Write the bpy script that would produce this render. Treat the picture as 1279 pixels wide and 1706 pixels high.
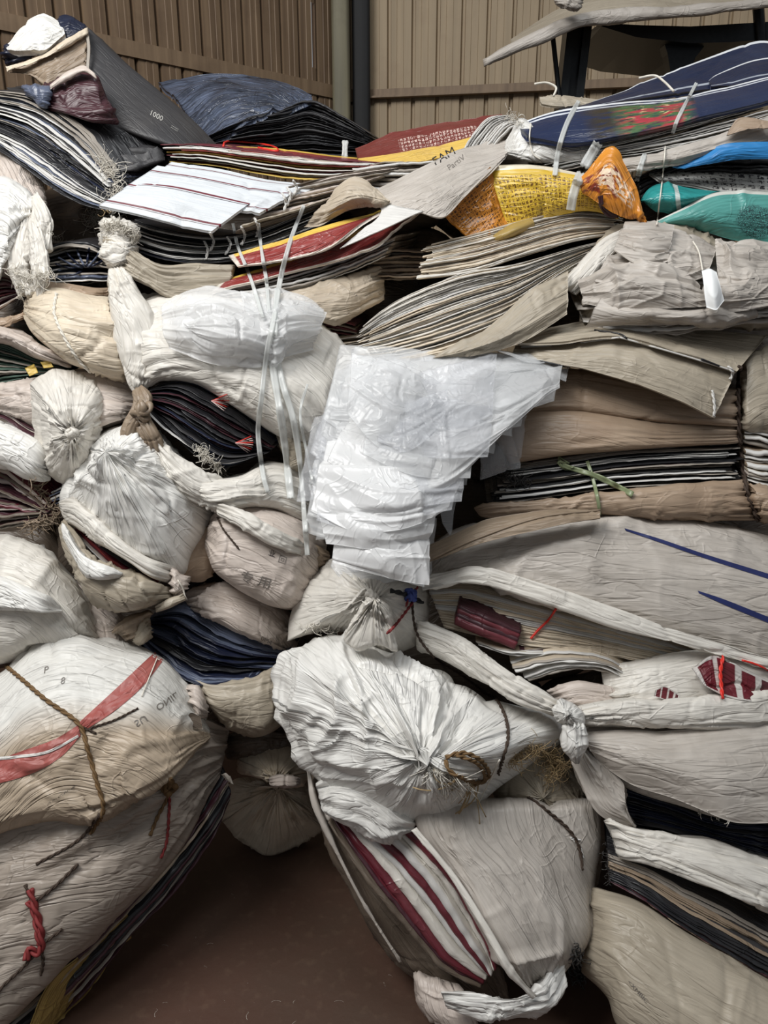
import bpy, math, random
import numpy as np
from mathutils import Vector, Matrix
from mathutils.bvhtree import BVHTree

for o in list(bpy.data.objects):
    bpy.data.objects.remove(o)
SC = bpy.context.scene
COL = SC.collection
random.seed(7)

# ---------------------------------------------------------------- camera, light, exposure
CAM = np.array([0.0, 0.0, 1.5])
PITCH = math.radians(17.0)
FPX = 1281.0
cd = bpy.data.cameras.new('camera'); cam = bpy.data.objects.new('camera', cd); COL.objects.link(cam)
cam.location = CAM; cam.rotation_euler = (math.pi/2 - PITCH, 0, 0)
cd.sensor_fit = 'VERTICAL'; cd.sensor_height = 24.0; cd.lens = 24.0*FPX/1706.0
cd.clip_start = 0.02; cd.clip_end = 60
SC.camera = cam

vs = SC.view_settings
vs.view_transform = 'Standard'; vs.look = 'None'; vs.gamma = 1.0; vs.use_curve_mapping = False
vs.exposure = 0.0

world = bpy.data.worlds.new('world'); SC.world = world; world.use_nodes = True
wn = world.node_tree.nodes
wn['Background'].inputs[0].default_value = (0.92, 0.96, 1.0, 1)
wn['Background'].inputs[1].default_value = 0.20

def area(name, loc, target, sx, sy, power, col=(1, 1, 1)):
    l = bpy.data.lights.new(name, 'AREA'); l.shape = 'RECTANGLE'; l.size = sx; l.size_y = sy
    l.energy = power; l.color = col
    o = bpy.data.objects.new(name, l); COL.objects.link(o); o.location = loc
    o.rotation_euler = (Vector(target) - Vector(loc)).to_track_quat('-Z', 'Y').to_euler()
    return o
# daylight falling in through the open warehouse door, behind and left of the camera
area('door_daylight', (-1.7, 0.25, 3.9), (-0.1, 2.0, 0.9), 1.5, 1.3, 116, (1.0, 0.99, 0.965))
# a skylight strip high over the heap front
area('skylight', (0.5, 0.6, 4.4), (0.1, 1.9, 0.9), 1.6, 0.8, 40, (0.95, 0.98, 1.0))

# ---------------------------------------------------------------- picture geometry helpers
cp, sp_ = math.cos(PITCH), math.sin(PITCH)
def rays(px, py):
    """unit-Y rays through picture points"""
    r = (np.asarray(px, float) - 639.5)/FPX
    v = (853.0 - np.asarray(py, float))/FPX
    dy = cp + v*sp_; dz = v*cp - sp_
    return np.stack([r/dy, np.ones_like(dy), dz/dy], -1)
SL, Y0 = 0.42, 1.25
def face(py, px=None):
    """distance of the leaning front of the heap"""
    d = rays(np.zeros_like(np.asarray(py, float)), py)
    return (Y0 + SL*1.5)/(1 - SL*d[..., 2])
def pt(px, py, o=0.0):
    d = rays(px, py)
    t = face(py) + np.asarray(o, float)
    lim = np.where(d[..., 2] < -1e-3, (1.5 - 0.004)/np.maximum(-d[..., 2], 1e-3), 1e9)
    t = np.minimum(t, lim)
    return CAM + d*t[..., None]
def curve(pts, n):
    """smooth resample of (x,y[,o]) points"""
    P = np.array([(p[0], p[1], p[2] if len(p) > 2 else 0.0) for p in pts], float)
    if len(P) == 2:
        t = np.linspace(0, 1, n)[:, None]
        return P[0]*(1-t) + P[1]*t
    E = np.vstack([2*P[0]-P[1], P, 2*P[-1]-P[-2]])
    L = np.concatenate([[0], np.cumsum(np.linalg.norm(np.diff(P[:, :2], axis=0), axis=1)+1e-6)]); L /= L[-1]
    u = np.linspace(0, 1, n); out = np.zeros((n, 3))
    k = np.clip(np.searchsorted(L, u, 'right')-1, 0, len(P)-2)
    t = ((u-L[k])/(L[k+1]-L[k]))[:, None]
    p0, p1, p2, p3 = E[k], E[k+1], E[k+2], E[k+3]
    return 0.5*((2*p1) + (-p0+p2)*t + (2*p0-5*p1+4*p2-p3)*t*t + (-p0+3*p1-3*p2+p3)*t**3)
def cpt(c): return pt(c[..., 0], c[..., 1], c[..., 2])

# ---------------------------------------------------------------- noise
def _h(ix, iy, iz, s):
    n = (ix*374761393 + iy*668265263 + iz*2147483647 + s*974711) & 0xffffffff
    n = ((n ^ (n >> 13))*1274126177) & 0xffffffff
    n = ((n ^ (n >> 16))*2246822519) & 0xffffffff
    return ((n ^ (n >> 15)) & 0xffff)/32767.5 - 1.0
def noise(x, y, z, s=0):
    x, y, z = np.broadcast_arrays(np.asarray(x, float), np.asarray(y, float), np.asarray(z, float))
    i, j, k = np.floor(x).astype(np.int64), np.floor(y).astype(np.int64), np.floor(z).astype(np.int64)
    f, g, h = x-i, y-j, z-k
    f, g, h = [a*a*a*(a*(a*6-15)+10) for a in (f, g, h)]
    L = lambda a, b, t: a+(b-a)*t
    return L(L(L(_h(i,j,k,s), _h(i+1,j,k,s), f), L(_h(i,j+1,k,s), _h(i+1,j+1,k,s), f), g),
             L(L(_h(i,j,k+1,s), _h(i+1,j,k+1,s), f), L(_h(i,j+1,k+1,s), _h(i+1,j+1,k+1,s), f), g), h)
def crest(n, k): return np.maximum(0, 1-np.abs(n)*k)**1.6
def crumple(P, scale, s):
    """soft dents broken by patches of sharp narrow creases, about -1..1"""
    q = P/scale
    w = 0.55*np.stack([noise(*(q.T*0.6), s+5), noise(*(q.T*0.6), s+6), noise(*(q.T*0.6), s+7)], -1)
    lo = noise(*(q.T*.45+4), s+9); q = q + w
    m1 = np.clip(noise(*(q.T*.5+11), s+12)*2+.35, 0, 1); m2 = np.clip(noise(*(q.T*.6+31), s+13)*2+.3, 0, 1)
    return 1.3*lo + .5*noise(*(q.T*.9), s+8) + .9*m1*crest(noise(*(q.T*.8), s+1), 4.5) - .8*m2*crest(noise(*(q.T*1.0+3), s+2), 5) + .4*m1*crest(noise(*(q.T*2.1+7), s+3), 4)
def foldline(n1, n2, n3):
    """long tension folds: narrow raised ridges and grooves between smoother panels"""
    return 1.1*crest(n1, 2.6) - .9*crest(n2, 3.2) + .55*crest(n3, 2.8) + .5*n1 - .3
def gnormals(V, wrapv):
    du = np.gradient(V, axis=0)
    if wrapv: dv = (np.roll(V, -1, 1) - np.roll(V, 1, 1))/2
    else: dv = np.gradient(V, axis=1)
    n = np.cross(du, dv); l = np.linalg.norm(n, axis=-1, keepdims=True)
    return n/np.maximum(l, 1e-9)

# ---------------------------------------------------------------- object helpers
ORG = {}          # world origin of every object that may parent parts
BV = []           # surfaces that ropes and prints lie on
def meta(o, label=None, cat=None, group=None, kind=None):
    if label: o['label'] = label
    if cat: o['category'] = cat
    if group: o['group'] = group
    if kind: o['kind'] = kind
    return o
def thing(name, label, cat, at, group=None):
    o = bpy.data.objects.new(name, None); COL.objects.link(o)
    o.empty_display_size = 0.05
    p = pt(*[np.array(float(a)) for a in at]) if len(at) == 3 and not isinstance(at, np.ndarray) else np.array(at)
    o.location = p; ORG[o.name] = np.array(p)
    return meta(o, label, cat, group)
def build(name, V, F, mats, parent=None, uv=None, uvn=None, mi=None, smooth=True, bvh=True):
    V = np.array(V, float).reshape(-1, 3)
    if bvh: V[:, 2] = np.maximum(V[:, 2], .002)
    org = ORG[parent.name] if parent is not None else V.mean(0)
    me = bpy.data.meshes.new(name)
    me.from_pydata((V-org).tolist(), [], F)
    if not isinstance(mats, (list, tuple)): mats = [mats]
    for m in mats: me.materials.append(m)
    if mi is not None: me.polygons.foreach_set('material_index', np.asarray(mi, np.int32))
    li = np.zeros(len(me.loops), np.int32); me.loops.foreach_get('vertex_index', li)
    for nm, a in (('UVMap', uv), ('UVNorm', uvn)):
        if a is not None:
            l = me.uv_layers.new(name=nm)
            l.data.foreach_set('uv', np.asarray(a, np.float32).reshape(-1, 2)[li].ravel())
    me.polygons.foreach_set('use_smooth', np.full(len(me.polygons), smooth))
    me.update()
    o = bpy.data.objects.new(name, me); COL.objects.link(o)
    if parent is not None: o.parent = parent
    else: o.location = org
    ORG[o.name] = org
    if bvh: BV.append((o.name, BVHTree.FromPolygons(V.tolist(), F)))
    return o
def gridF(nu, nv, wrapv, off=0, flip=False):
    F = []
    for i in range(nu-1):
        for j in range(nv if wrapv else nv-1):
            j2 = (j+1) % nv
            q = (off+i*nv+j, off+i*nv+j2, off+(i+1)*nv+j2, off+(i+1)*nv+j)
            F.append(q[::-1] if flip else q)
    return F

def loft(name, top, bot, m, parent=None, f=.10, b=.20, nu=None, nv=72, pleat=.006, pk=7, wr=.006, ws=.05,
         e=(.25, .25), prof=.62, neck=(1, 1), seed=None, bvh=True):
    """soft sack body between two outline curves; pleats run along it and deepen to its ends"""
    seed = seed if seed is not None else random.randrange(9999)
    n0 = nu or 90
    A, B = cpt(curve(top, n0)), cpt(curve(bot, n0))
    nu = n0
    t = np.linspace(0, 1, nu)
    wdt = np.linalg.norm(A-B, axis=1); wr_ = np.minimum(1, wdt/(wdt.max()*.8))**.6
    g = np.ones(nu)
    if e[0] > 0: g *= np.sqrt(np.clip(1-(1-np.minimum(1, t/e[0]))**2, 0.02, 1))
    if e[1] > 0: g *= np.sqrt(np.clip(1-(1-np.minimum(1, (1-t)/e[1]))**2, 0.02, 1))
    g = g*wr_
    ph = 2*np.pi*np.arange(nv)/nv
    s = (1-np.cos(ph))/2
    h = np.sign(np.sin(ph))*np.abs(np.sin(ph))**prof
    base = A[:, None]*(1-s)[None, :, None] + B[:, None]*s[None, :, None]
    toc = CAM - base; toc /= np.linalg.norm(toc, axis=-1, keepdims=True)
    amt = np.where(h > 0, f, b*.75)*h
    V = base + toc*(amt[None]*g[:, None])[..., None]
    mid = (A+B)/2; ln = np.concatenate([[0], np.cumsum(np.linalg.norm(np.diff(mid, axis=0), axis=1))])
    N = gnormals(V, True)
    if (N*toc)[:, :nv//2].sum() < 0: N = -N
    c, sn = np.cos(ph), np.sin(ph)
    wv_ = .5*noise(c[None]*1.5, sn[None]*1.5, ln[:, None]*6, seed+4)
    pn = noise(c[None]*pk*.5+9+wv_, sn[None]*pk*.35, ln[:, None]*2.0, seed)
    pn2 = noise(c[None]*pk*.8+3+wv_*1.4, sn[None]*pk*.6, ln[:, None]*2.6, seed+1)
    pn3 = noise(c[None]*pk*1.9+3+wv_*2, sn[None]*pk*1.5, ln[:, None]*4, seed+2)
    pt_ = np.clip(noise(c[None]*1.3+7, sn[None]*1.3, ln[:, None]*3.2, seed+30)*1.8+.55, .08, 1)
    pt_ = np.maximum(pt_, np.minimum(1, neck[0]*np.exp(-(t/.2)**2) + neck[1]*np.exp(-((1-t)/.2)**2))[:, None])
    pl = foldline(pn, pn2, pn3*1.6)*pt_ + .5*noise(c[None]*1.6, sn[None]*1.6, ln[:, None]*2.5, seed+31)
    ew = 1 + neck[0]*np.exp(-(t/.16)**2) + neck[1]*np.exp(-((1-t)/.16)**2)
    fall = np.abs(sn)**.5*.85 + .15
    small = np.minimum(1, g*1.2+.15)
    cr = crumple(V.reshape(-1, 3), ws, seed+20).reshape(nu, nv)
    V = V + N*(pleat*pl*ew[:, None]*fall*small[:, None] + wr*cr*small[:, None])[..., None]
    u = np.repeat(ln[:, None], nv, 1); v = s[None]*wdt[:, None]
    v = np.where(h[None] < 0, 2*wdt[:, None]-v, v)
    uv = np.stack([u, v], -1); uvn = np.stack([np.repeat(t[:, None], nv, 1), np.repeat(s[None], nu, 0)], -1)
    Vc = np.concatenate([V.reshape(-1, 3), V[0].mean(0)[None], V[-1].mean(0)[None]])
    F = gridF(nu, nv, True); k = nu*nv
    F += [(k, (j+1) % nv, j) for j in range(nv)]
    o = (nu-1)*nv
    F += [(k+1, o+j, o+(j+1) % nv) for j in range(nv)]
    ex = lambda a: np.concatenate([a.reshape(-1, 2), a[0].mean(0)[None], a[-1].mean(0)[None]])
    return build(name, Vc, F, m, parent, ex(uv), ex(uvn), bvh=bvh)

def puff(name, outline, ctr, m, parent=None, f=.13, b=.2, nt=150, nr=44, pleat=.012, pk=5, wr=.006, ws=.05,
         dim=.04, dr=.1, pp=2.4, seed=None, bvh=True, rad=1.5):
    """gathered bag seen on its knot: pleats radiate from ctr"""
    seed = seed if seed is not None else random.randrange(9999)
    O = curve(list(outline)+[outline[0]], nt+1)[:-1]
    C = np.array([ctr[0], ctr[1], ctr[2] if len(ctr) > 2 else 0.0])
    rf = np.linspace(0.0, 1, nr)**.8; rb = np.linspace(1, 0, 12)[1:]
    rr = np.concatenate([rf, rb]); front = np.arange(len(rr)) < nr
    Op = cpt(O); Cp = cpt(C)
    base = Cp + (Op-Cp)[None]*rr[:, None, None]
    toc = CAM - base; toc /= np.linalg.norm(toc, axis=-1, keepdims=True)
    hh = np.clip(1-rr**pp, 0, 1)**.55
    rad_m = np.linalg.norm(Op-Cp, axis=1); rn = (rad_m/rad_m.max())**.35
    h = np.where(front, f, -b*.75)[:, None]*hh[:, None]*(rn[None]*rr[:, None] + (1-rr)[:, None]*rn.mean())
    V = base + toc*h[..., None]
    N = gnormals(V, True)
    if (N*toc)[5:nr-5].sum() < 0: N = -N
    th = np.arange(nt)/nt*2*np.pi; c, s = np.cos(th), np.sin(th)
    p1 = noise(c[None]*pk+20, s[None]*pk+20, rr[:, None]*rad, seed)
    p2 = noise(c[None]*pk*2.3, s[None]*pk*2.3+9, rr[:, None]*rad*1.6, seed+1)
    p3 = noise(c[None]*pk*5, s[None]*pk*5+9, rr[:, None]*rad*2, seed+2)
    pt_ = np.clip(noise(c[None]*1.5+7, s[None]*1.5, rr[:, None]*2.2, seed+30)*1.8+.55, .1, 1)
    pt_ = np.maximum(pt_, np.exp(-(rr[:, None]/.3)**2))
    pl = 1.2*foldline(p1, p2, p3*1.6)*pt_ + .6*noise(c[None]*1.8, s[None]*1.8, rr[:, None]*2, seed+31)
    w = np.where(front, np.minimum(1, rr/.12)*(0.25+.75*np.exp(-((rr-.15)/.45)**2)), .3)
    w = w*np.where(front, np.minimum(1, (1-rr)/.08+.3), .3)
    cr = crumple(V.reshape(-1, 3), ws, seed+20).reshape(V.shape[:2])
    d = pleat*pl*w[:, None] + wr*cr*np.minimum(1, rr/.15)[:, None] - dim*np.where(front, np.exp(-(rr/dr)**2), 0)[:, None]
    V = V + N*np.where(np.abs(h) > -1, d, 0)[..., None]
    uv = np.stack([rr[:, None]*rad_m.mean()+0*th[None], th[None]*rad_m.mean()*.6+0*rr[:, None]], -1)
    O2 = O[:, :2]; lo, hi = O2.min(0), O2.max(0)
    q = (C[:2]+(O2-C[:2])[None]*rr[:, None, None]-lo)/(hi-lo)
    F = gridF(len(rr), nt, True)
    return build(name, V, F, m, parent, uv, q, bvh=bvh)

def sheet(name, top, bot, m, parent=None, bulge=0.0, wr=.004, ws=.05, th=.0025, nu=70, nv=40, pleat=0.0, pk=40, sag=0.0,
          seed=None, bvh=True, back=None):
    """a limp sack or flap with real thickness between two edge curves"""
    seed = seed if seed is not None else random.randrange(9999)
    A, B = cpt(curve(top, nu)), cpt(curve(bot, nu))
    s = np.linspace(0, 1, nv)
    V = A[:, None]*(1-s)[None, :, None] + B[:, None]*s[None, :, None]
    toc = CAM - V; toc /= np.linalg.norm(toc, axis=-1, keepdims=True)
    t = np.linspace(0, 1, nu)
    V = V + toc*(bulge*(np.sin(np.pi*s)[None]*(.35+.65*np.sin(np.pi*t)[:, None])))[..., None]
    V[..., 2] -= sag*np.sin(np.pi*t)[:, None]
    N = gnormals(V, False)
    if (N*toc).sum() < 0: N = -N
    wdt = np.linalg.norm(A-B, axis=1)
    mid = (A+B)/2; ln = np.concatenate([[0], np.cumsum(np.linalg.norm(np.diff(mid, axis=0), axis=1))])
    d = wr*crumple(V.reshape(-1, 3), ws, seed).reshape(nu, nv)
    if pleat:
        vv = s[None]*wdt.max()
        d = d + pleat*foldline(noise(ln[:, None]*3, vv*pk, seed*.37, seed), noise(ln[:, None]*4, vv*pk*1.4, seed*.37, seed+3), noise(ln[:, None]*6, vv*pk*2.3, seed*.37, seed+4))
    V = V + N*d[..., None]
    V2 = V - N*th
    allV = np.concatenate([V.reshape(-1, 3), V2.reshape(-1, 3)])
    k = nu*nv; F = gridF(nu, nv, False) + gridF(nu, nv, False, k, True); nf = len(F)
    rim = [i*nv for i in range(nu)] + [(nu-1)*nv+j for j in range(1, nv)] + [i*nv+nv-1 for i in range(nu-2, -1, -1)] + [j for j in range(nv-2, 0, -1)]
    for a, c in zip(rim, rim[1:]+rim[:1]): F.append((a, a+k, c+k, c))
    uv = np.stack([np.repeat(ln[:, None], nv, 1), s[None]*wdt[:, None]], -1).reshape(-1, 2)
    uvn = np.stack([np.repeat(t[:, None], nv, 1), np.repeat(s[None], nu, 0)], -1).reshape(-1, 2)
    ms = m if back is None else [m, back]
    mi = None
    if back is not None:
        mi = np.zeros(len(F), int); mi[(nu-1)*(nv-1):2*(nu-1)*(nv-1)] = 1
    return build(name, allV, F, ms, parent, np.tile(uv, (2, 1)), np.tile(uvn, (2, 1)), mi, bvh=bvh)

def stack(name, top, bot, n, pal, parent=None, L=.22, back=(0, .9, .35), fill=.8, jit=.012, wav=.35, nu=110, ends=.0,
          seed=None, tag=None, droop=0.0, wf=4.0, bvh=True, rough=1.0):
    """n separate folded sacks lying on each other between two edge curves; returns the objects"""
    seed = seed if seed is not None else random.randrange(9999)
    rnd = random.Random(seed)
    A0, B0 = curve(top, nu), curve(bot, nu)
    bk = np.array(back, float); bk /= np.linalg.norm(bk)
    out = []
    wts = np.array([rnd.uniform(.55, 1.5) for _ in range(n)]); ed = np.concatenate([[0], np.cumsum(wts)])/wts.sum()
    A, B = cpt(A0), cpt(B0)
    gap = np.linalg.norm(A-B, axis=1)
    ln = np.concatenate([[0], np.cumsum(np.linalg.norm(np.diff((A+B)/2, axis=0), axis=1))]); tot = ln[-1]
    for i in range(n):
        s = (ed[i]+ed[i+1])/2
        a, z = (rnd.uniform(0, ends), 1-rnd.uniform(0, ends)) if ends else (0, 1)
        tt = a+(z-a)*np.linspace(0, 1, nu)
        ix = tt*(nu-1); k0 = np.clip(ix.astype(int), 0, nu-2); fr = (ix-k0)[:, None]
        lerp = lambda X: X[k0]*(1-fr)+X[k0+1]*fr
        a_, b_, g_ = lerp(A), lerp(B), lerp(gap[:, None])[:, 0]
        l_ = lerp(ln[:, None])[:, 0]
        sw = s + wav/n*1.6*noise(l_*wf/.25*.25+i*.11, i*.33, 2.5, seed) + wav/n*.6*noise(l_*wf*3.1, i*.8, 7.5, seed)
        sw = sw + rough*.28/n*noise(l_*42, i*.9, 3.5, seed+1) + rough*.16/n*noise(l_*95, i*1.3, 9.5, seed+2) + rnd.uniform(-.5, .5)/n*(l_/tot-.5)
        sw = np.clip(sw, 0, 1)
        C = a_*(1-sw)[:, None] + b_*sw[:, None]
        C = C + bk*(rnd.uniform(-jit, jit) + jit*.8*noise(l_*6, i*.9, 1.5, seed+3) + .003*noise(l_*45, i*.9, 1.5, seed+6))[:, None]
        th = np.maximum(.0008, g_*(ed[i+1]-ed[i])*fill*(1+.35*min(1, rough+.1)*noise(l_*9, i*1.7, .5, seed+9)))
        T = np.gradient(C, axis=0); T /= np.linalg.norm(T, axis=1, keepdims=True)
        # the sack lies across the gap: its flat normal follows the gap direction
        up = (a_-b_); up -= (up*bk).sum(1, keepdims=True)*bk; up /= np.maximum(np.linalg.norm(up, axis=1, keepdims=True), 1e-6)
        prof = [(1.0, .5), (.55, .5), (.2, .5), (.03, .5), (.0, .28), (-.006, 0), (.0, -.28), (.03, -.5), (.2, -.5), (.55, -.5), (1.0, -.5)]
        np_ = len(prof)
        V = np.zeros((nu, np_, 3))
        for j, (d, h) in enumerate(prof):
            wob = (rough*g_/n*.5*noise(l_*7+3, d*3, i*.6, seed+5)*min(1, d*3)) if 0 < d < 1 else 0
            V[:, j] = C + bk*(d*L) + up*(h*th+wob)[:, None] + np.array([0, 0, -droop*d*d])
        F = gridF(nu, np_, True)
        F += [tuple(range(np_))[::-1], tuple((nu-1)*np_+j for j in range(np_))]
        ms = pal[i % len(pal)] if not callable(pal) else pal(i, rnd)
        if not isinstance(ms, (list, tuple)): ms = [ms, ms]
        hem = {3, 4, 5, 6}
        mi = [1 if (q % np_) in hem else 0 for q in range((nu-1)*np_)] + [0, 0]
        uv = np.stack([np.repeat(l_[:, None], np_, 1), np.repeat((np.array([p[0] for p in prof])*L+np.array([p[1] for p in prof])*.01)[None], nu, 0)], -1)
        uvn = np.stack([np.repeat(np.linspace(0, 1, nu)[:, None], np_, 1), np.repeat(np.array([p[0] for p in prof])[None], nu, 0)], -1)
        o = build(name, V, F, list(ms), parent, uv, uvn, mi, bvh=bvh)
        if tag: meta(o, *tag)
        out.append(o)
    return out

def hit(px, py, skip=()):
    d = rays(np.array(float(px)), np.array(float(py))); d = d/np.linalg.norm(d)
    best = None
    for nm, b in BV:
        if nm in skip: continue
        h = b.ray_cast(Vector(CAM), Vector(d))
        if h[0] is not None and (best is None or h[3] < best): best = h[3]
    return best, d
def drape(pts, n, lift=.004, smooth=3, taut=False, default=None):
    """points on whatever lies under the picture path, pulled slightly taut"""
    c = curve(pts, n); ds = []; dirs = []
    for x, y, o in c:
        t, d = hit(x, y)
        if t is None: t = float(face(np.array(y)))/d[1]
        ds.append(t+o); dirs.append(d)
    ds = np.array(ds); dirs = np.array(dirs)
    for _ in range(smooth):
        p = np.pad(ds, 1, 'edge'); avg = (p[:-2]+p[2:]+2*p[1:-1])/4
        ds = np.minimum(ds, avg) if taut else np.minimum(ds+.002, avg)
    return CAM + dirs*(ds-lift)[:, None]
def frames(P):
    T = np.gradient(P, axis=0); T /= np.maximum(np.linalg.norm(T, axis=1, keepdims=True), 1e-9)
    up = np.array([.3, -.8, .5]); A = np.cross(T, up); A /= np.maximum(np.linalg.norm(A, axis=1, keepdims=True), 1e-6)
    return T, A, np.cross(A, T)
def tubeVF(P, r, ns=6, off=0):
    T, A, B = frames(P); n = len(P)
    r = np.broadcast_to(np.asarray(r, float), (n,))
    th = 2*np.pi*np.arange(ns)/ns
    V = P[:, None] + r[:, None, None]*(A[:, None]*np.cos(th)[None, :, None] + B[:, None]*np.sin(th)[None, :, None])
    F = gridF(n, ns, True, off) + [tuple(off+j for j in range(ns))[::-1], tuple(off+(n-1)*ns+j for j in range(ns))]
    return V.reshape(-1, 3), F
def join(parts):
    Vs, Fs, k = [], [], 0
    for V, F in parts:
        Vs.append(V); Fs += [tuple(i+k for i in f) for f in F]; k += len(V)
    return np.concatenate(Vs), Fs
def rope(name, pts, r, m, parent=None, n=60, twist=2, lift=None, taut=True, turns=None, tag=None, smooth=6):
    """twisted rope lying over the sacks"""
    P = drape(pts, n, lift if lift is not None else r*.8, smooth, taut)
    if twist < 2: V, F = tubeVF(P, r, 6)
    else:
        ln = np.concatenate([[0], np.cumsum(np.linalg.norm(np.diff(P, axis=0), axis=1))])
        k = max(n, int(ln[-1]/(r*1.6)))
        u = np.linspace(0, ln[-1], k); P = np.stack([np.interp(u, ln, P[:, j]) for j in range(3)], -1)
        T, A, B = frames(P); w = 2*np.pi*u/(r*9); ps = []
        for q in range(twist):
            a = w+2*np.pi*q/twist
            ps.append(tubeVF(P + r*.55*(A*np.cos(a)[:, None]+B*np.sin(a)[:, None]), r*.62, 6))
        V, F = join(ps)
    o = build(name, V, F, m, parent, bvh=False)
    if tag: meta(o, *tag)
    return o
def ribbon(name, pts, w, m, parent=None, n=60, lift=.006, smooth=10, tag=None, th=.0012, roll=.6, free=False):
    """flat plastic strapping with a crease along it"""
    P = cpt(curve(pts, n)) if free else drape(pts, n, max(lift, .005+.4*w), smooth, True)
    T = np.gradient(P, axis=0); T /= np.linalg.norm(T, axis=1, keepdims=True)
    toc = CAM-P; toc /= np.linalg.norm(toc, axis=1, keepdims=True)
    A = np.cross(T, toc); A /= np.linalg.norm(A, axis=1, keepdims=True)
    t = np.linspace(0, 1, n); ang = roll*noise(t*5, 1.3, 2.2, int(pts[0][0]))
    A2 = A*np.cos(ang)[:, None] + toc*np.sin(ang)[:, None]; B2 = np.cross(A2, T)
    ww = w*(1+.25*noise(t*7, 4.4, .3, int(pts[0][1])))
    cols = [(-1, 0), (-.4, .12), (0, -.05), (.4, .12), (1, 0)]
    V = np.stack([P + A2*(c*ww/2)[:, None] + B2*(h*ww)[:, None] for c, h in cols] +
                 [P + A2*(c*ww/2)[:, None] + B2*(h*ww)[:, None] - B2*th for c, h in cols[::-1]], 1)
    F = gridF(n, 10, True) + [tuple(range(10))[::-1], tuple((n-1)*10+j for j in range(10))]
    ln = np.concatenate([[0], np.cumsum(np.linalg.norm(np.diff(P, axis=0), axis=1))])
    uv = np.stack([np.repeat(ln[:, None], 10, 1), np.repeat(np.array([c[0]*w for c in cols]+[c[0]*w for c in cols[::-1]])[None], n, 0)], -1)
    o = build(name, V, F, m, parent, uv, uv, bvh=False)
    if tag: meta(o, *tag)
    return o
def fringe(name, base, n, length, dirpx, m, parent=None, r=.0006, spread=.6, curl=.4, lift=.004, seed=None, k=8, free=None):
    """frayed tape threads along a picture line"""
    rnd = random.Random(seed if seed is not None else random.randrange(9999)); ps = []
    c = curve(base, 80); dn = math.atan2(dirpx[1], dirpx[0])
    for i in range(n):
        x, y, o = c[rnd.randrange(80)]
        x += rnd.uniform(-3, 3); y += rnd.uniform(-3, 3)
        a = dn + rnd.gauss(0, spread); l = length*rnd.uniform(.35, 1.2); kk = rnd.gauss(0, curl)
        t, d = hit(x, y)
        D = (t*d[1] if t and free is None else float(face(np.array(y)))+(free or 0)) + o - lift
        P = []; xx, yy = x, y
        for j in range(k):
            r3 = rays(np.array(xx), np.array(yy)); P.append(CAM + r3*(D - .012*math.sin(j/k*3)*rnd.uniform(.4, 1)))
            a += kk; xx += math.cos(a)*l/k; yy += math.sin(a)*l/k
        ps.append(tubeVF(np.array(P), r*rnd.uniform(.6, 1.6), 3))
    V, F = join(ps)
    V[:, 2] = np.maximum(V[:, 2], .001)
    o = build(name, V, F, m, parent, bvh=False); o['kind'] = 'stuff'
    return o
def knot(name, x, y, R, r, m, parent=None, o=-.01, loops=4, seed=None):
    """a lump of wound tie"""
    rnd = random.Random(seed if seed is not None else random.randrange(9999))
    t, d = hit(x, y); D = t if t else float(face(np.array(float(y))))/d[1]
    C = CAM + d*(D+o); ps = []
    for i in range(loops):
        q = Matrix.Rotation(rnd.uniform(0, 6), 3, 'X') @ Matrix.Rotation(rnd.uniform(0, 6), 3, 'Y')
        a = np.linspace(0, 2*np.pi, 25); rr = R*rnd.uniform(.6, 1.1)
        P = np.stack([rr*np.cos(a), rr*.7*np.sin(a), rr*.25*np.sin(2*a)], -1) @ np.array(q).T + C
        ps.append(tubeVF(P, r*(1+.3*np.sin(a*3)), 7))
    V, F = join(ps); return build(name, V, F, m, parent, bvh=False)
def text(name, s, org, ux, uy, m, parent, lift=.0015, cut=8):
    """lettering printed on the surface under picture point org; ux,uy = picture vectors of one em"""
    cu = bpy.data.curves.new('t', 'FONT'); cu.body = s; cu.size = 1.0; cu.resolution_u = 3; cu.extrude = 0
    ob = bpy.data.objects.new('t', cu); COL.objects.link(ob)
    bpy.context.view_layer.update()
    me = bpy.data.meshes.new_from_object(ob.evaluated_get(bpy.context.evaluated_depsgraph_get()))
    bpy.data.objects.remove(ob)
    import bmesh
    bm = bmesh.new(); bm.from_mesh(me)
    bmesh.ops.triangulate(bm, faces=bm.faces[:])
    bmesh.ops.subdivide_edges(bm, edges=[e_ for e_ in bm.edges if e_.calc_length() > .18], cuts=2, use_grid_fill=False)
    bmesh.ops.triangulate(bm, faces=bm.faces[:])
    q = [(v.co.x, v.co.y) for v in bm.verts]; bm.verts.ensure_lookup_table(); bm.verts.index_update()
    F = [tuple(v.index for v in f_.verts) for f_ in bm.faces]; bm.free()
    V = []; last = None
    for x, y in q:
        px = org[0]+x*ux[0]+y*uy[0]; py = org[1]+x*ux[1]+y*uy[1]
        t, d = hit(px, py); t = t or last or float(face(np.array(py)))/d[1]; last = t
        V.append(CAM+d*(t-lift))
    o = build(name, np.array(V), F, m, parent, bvh=False, smooth=False)
    return o

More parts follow.
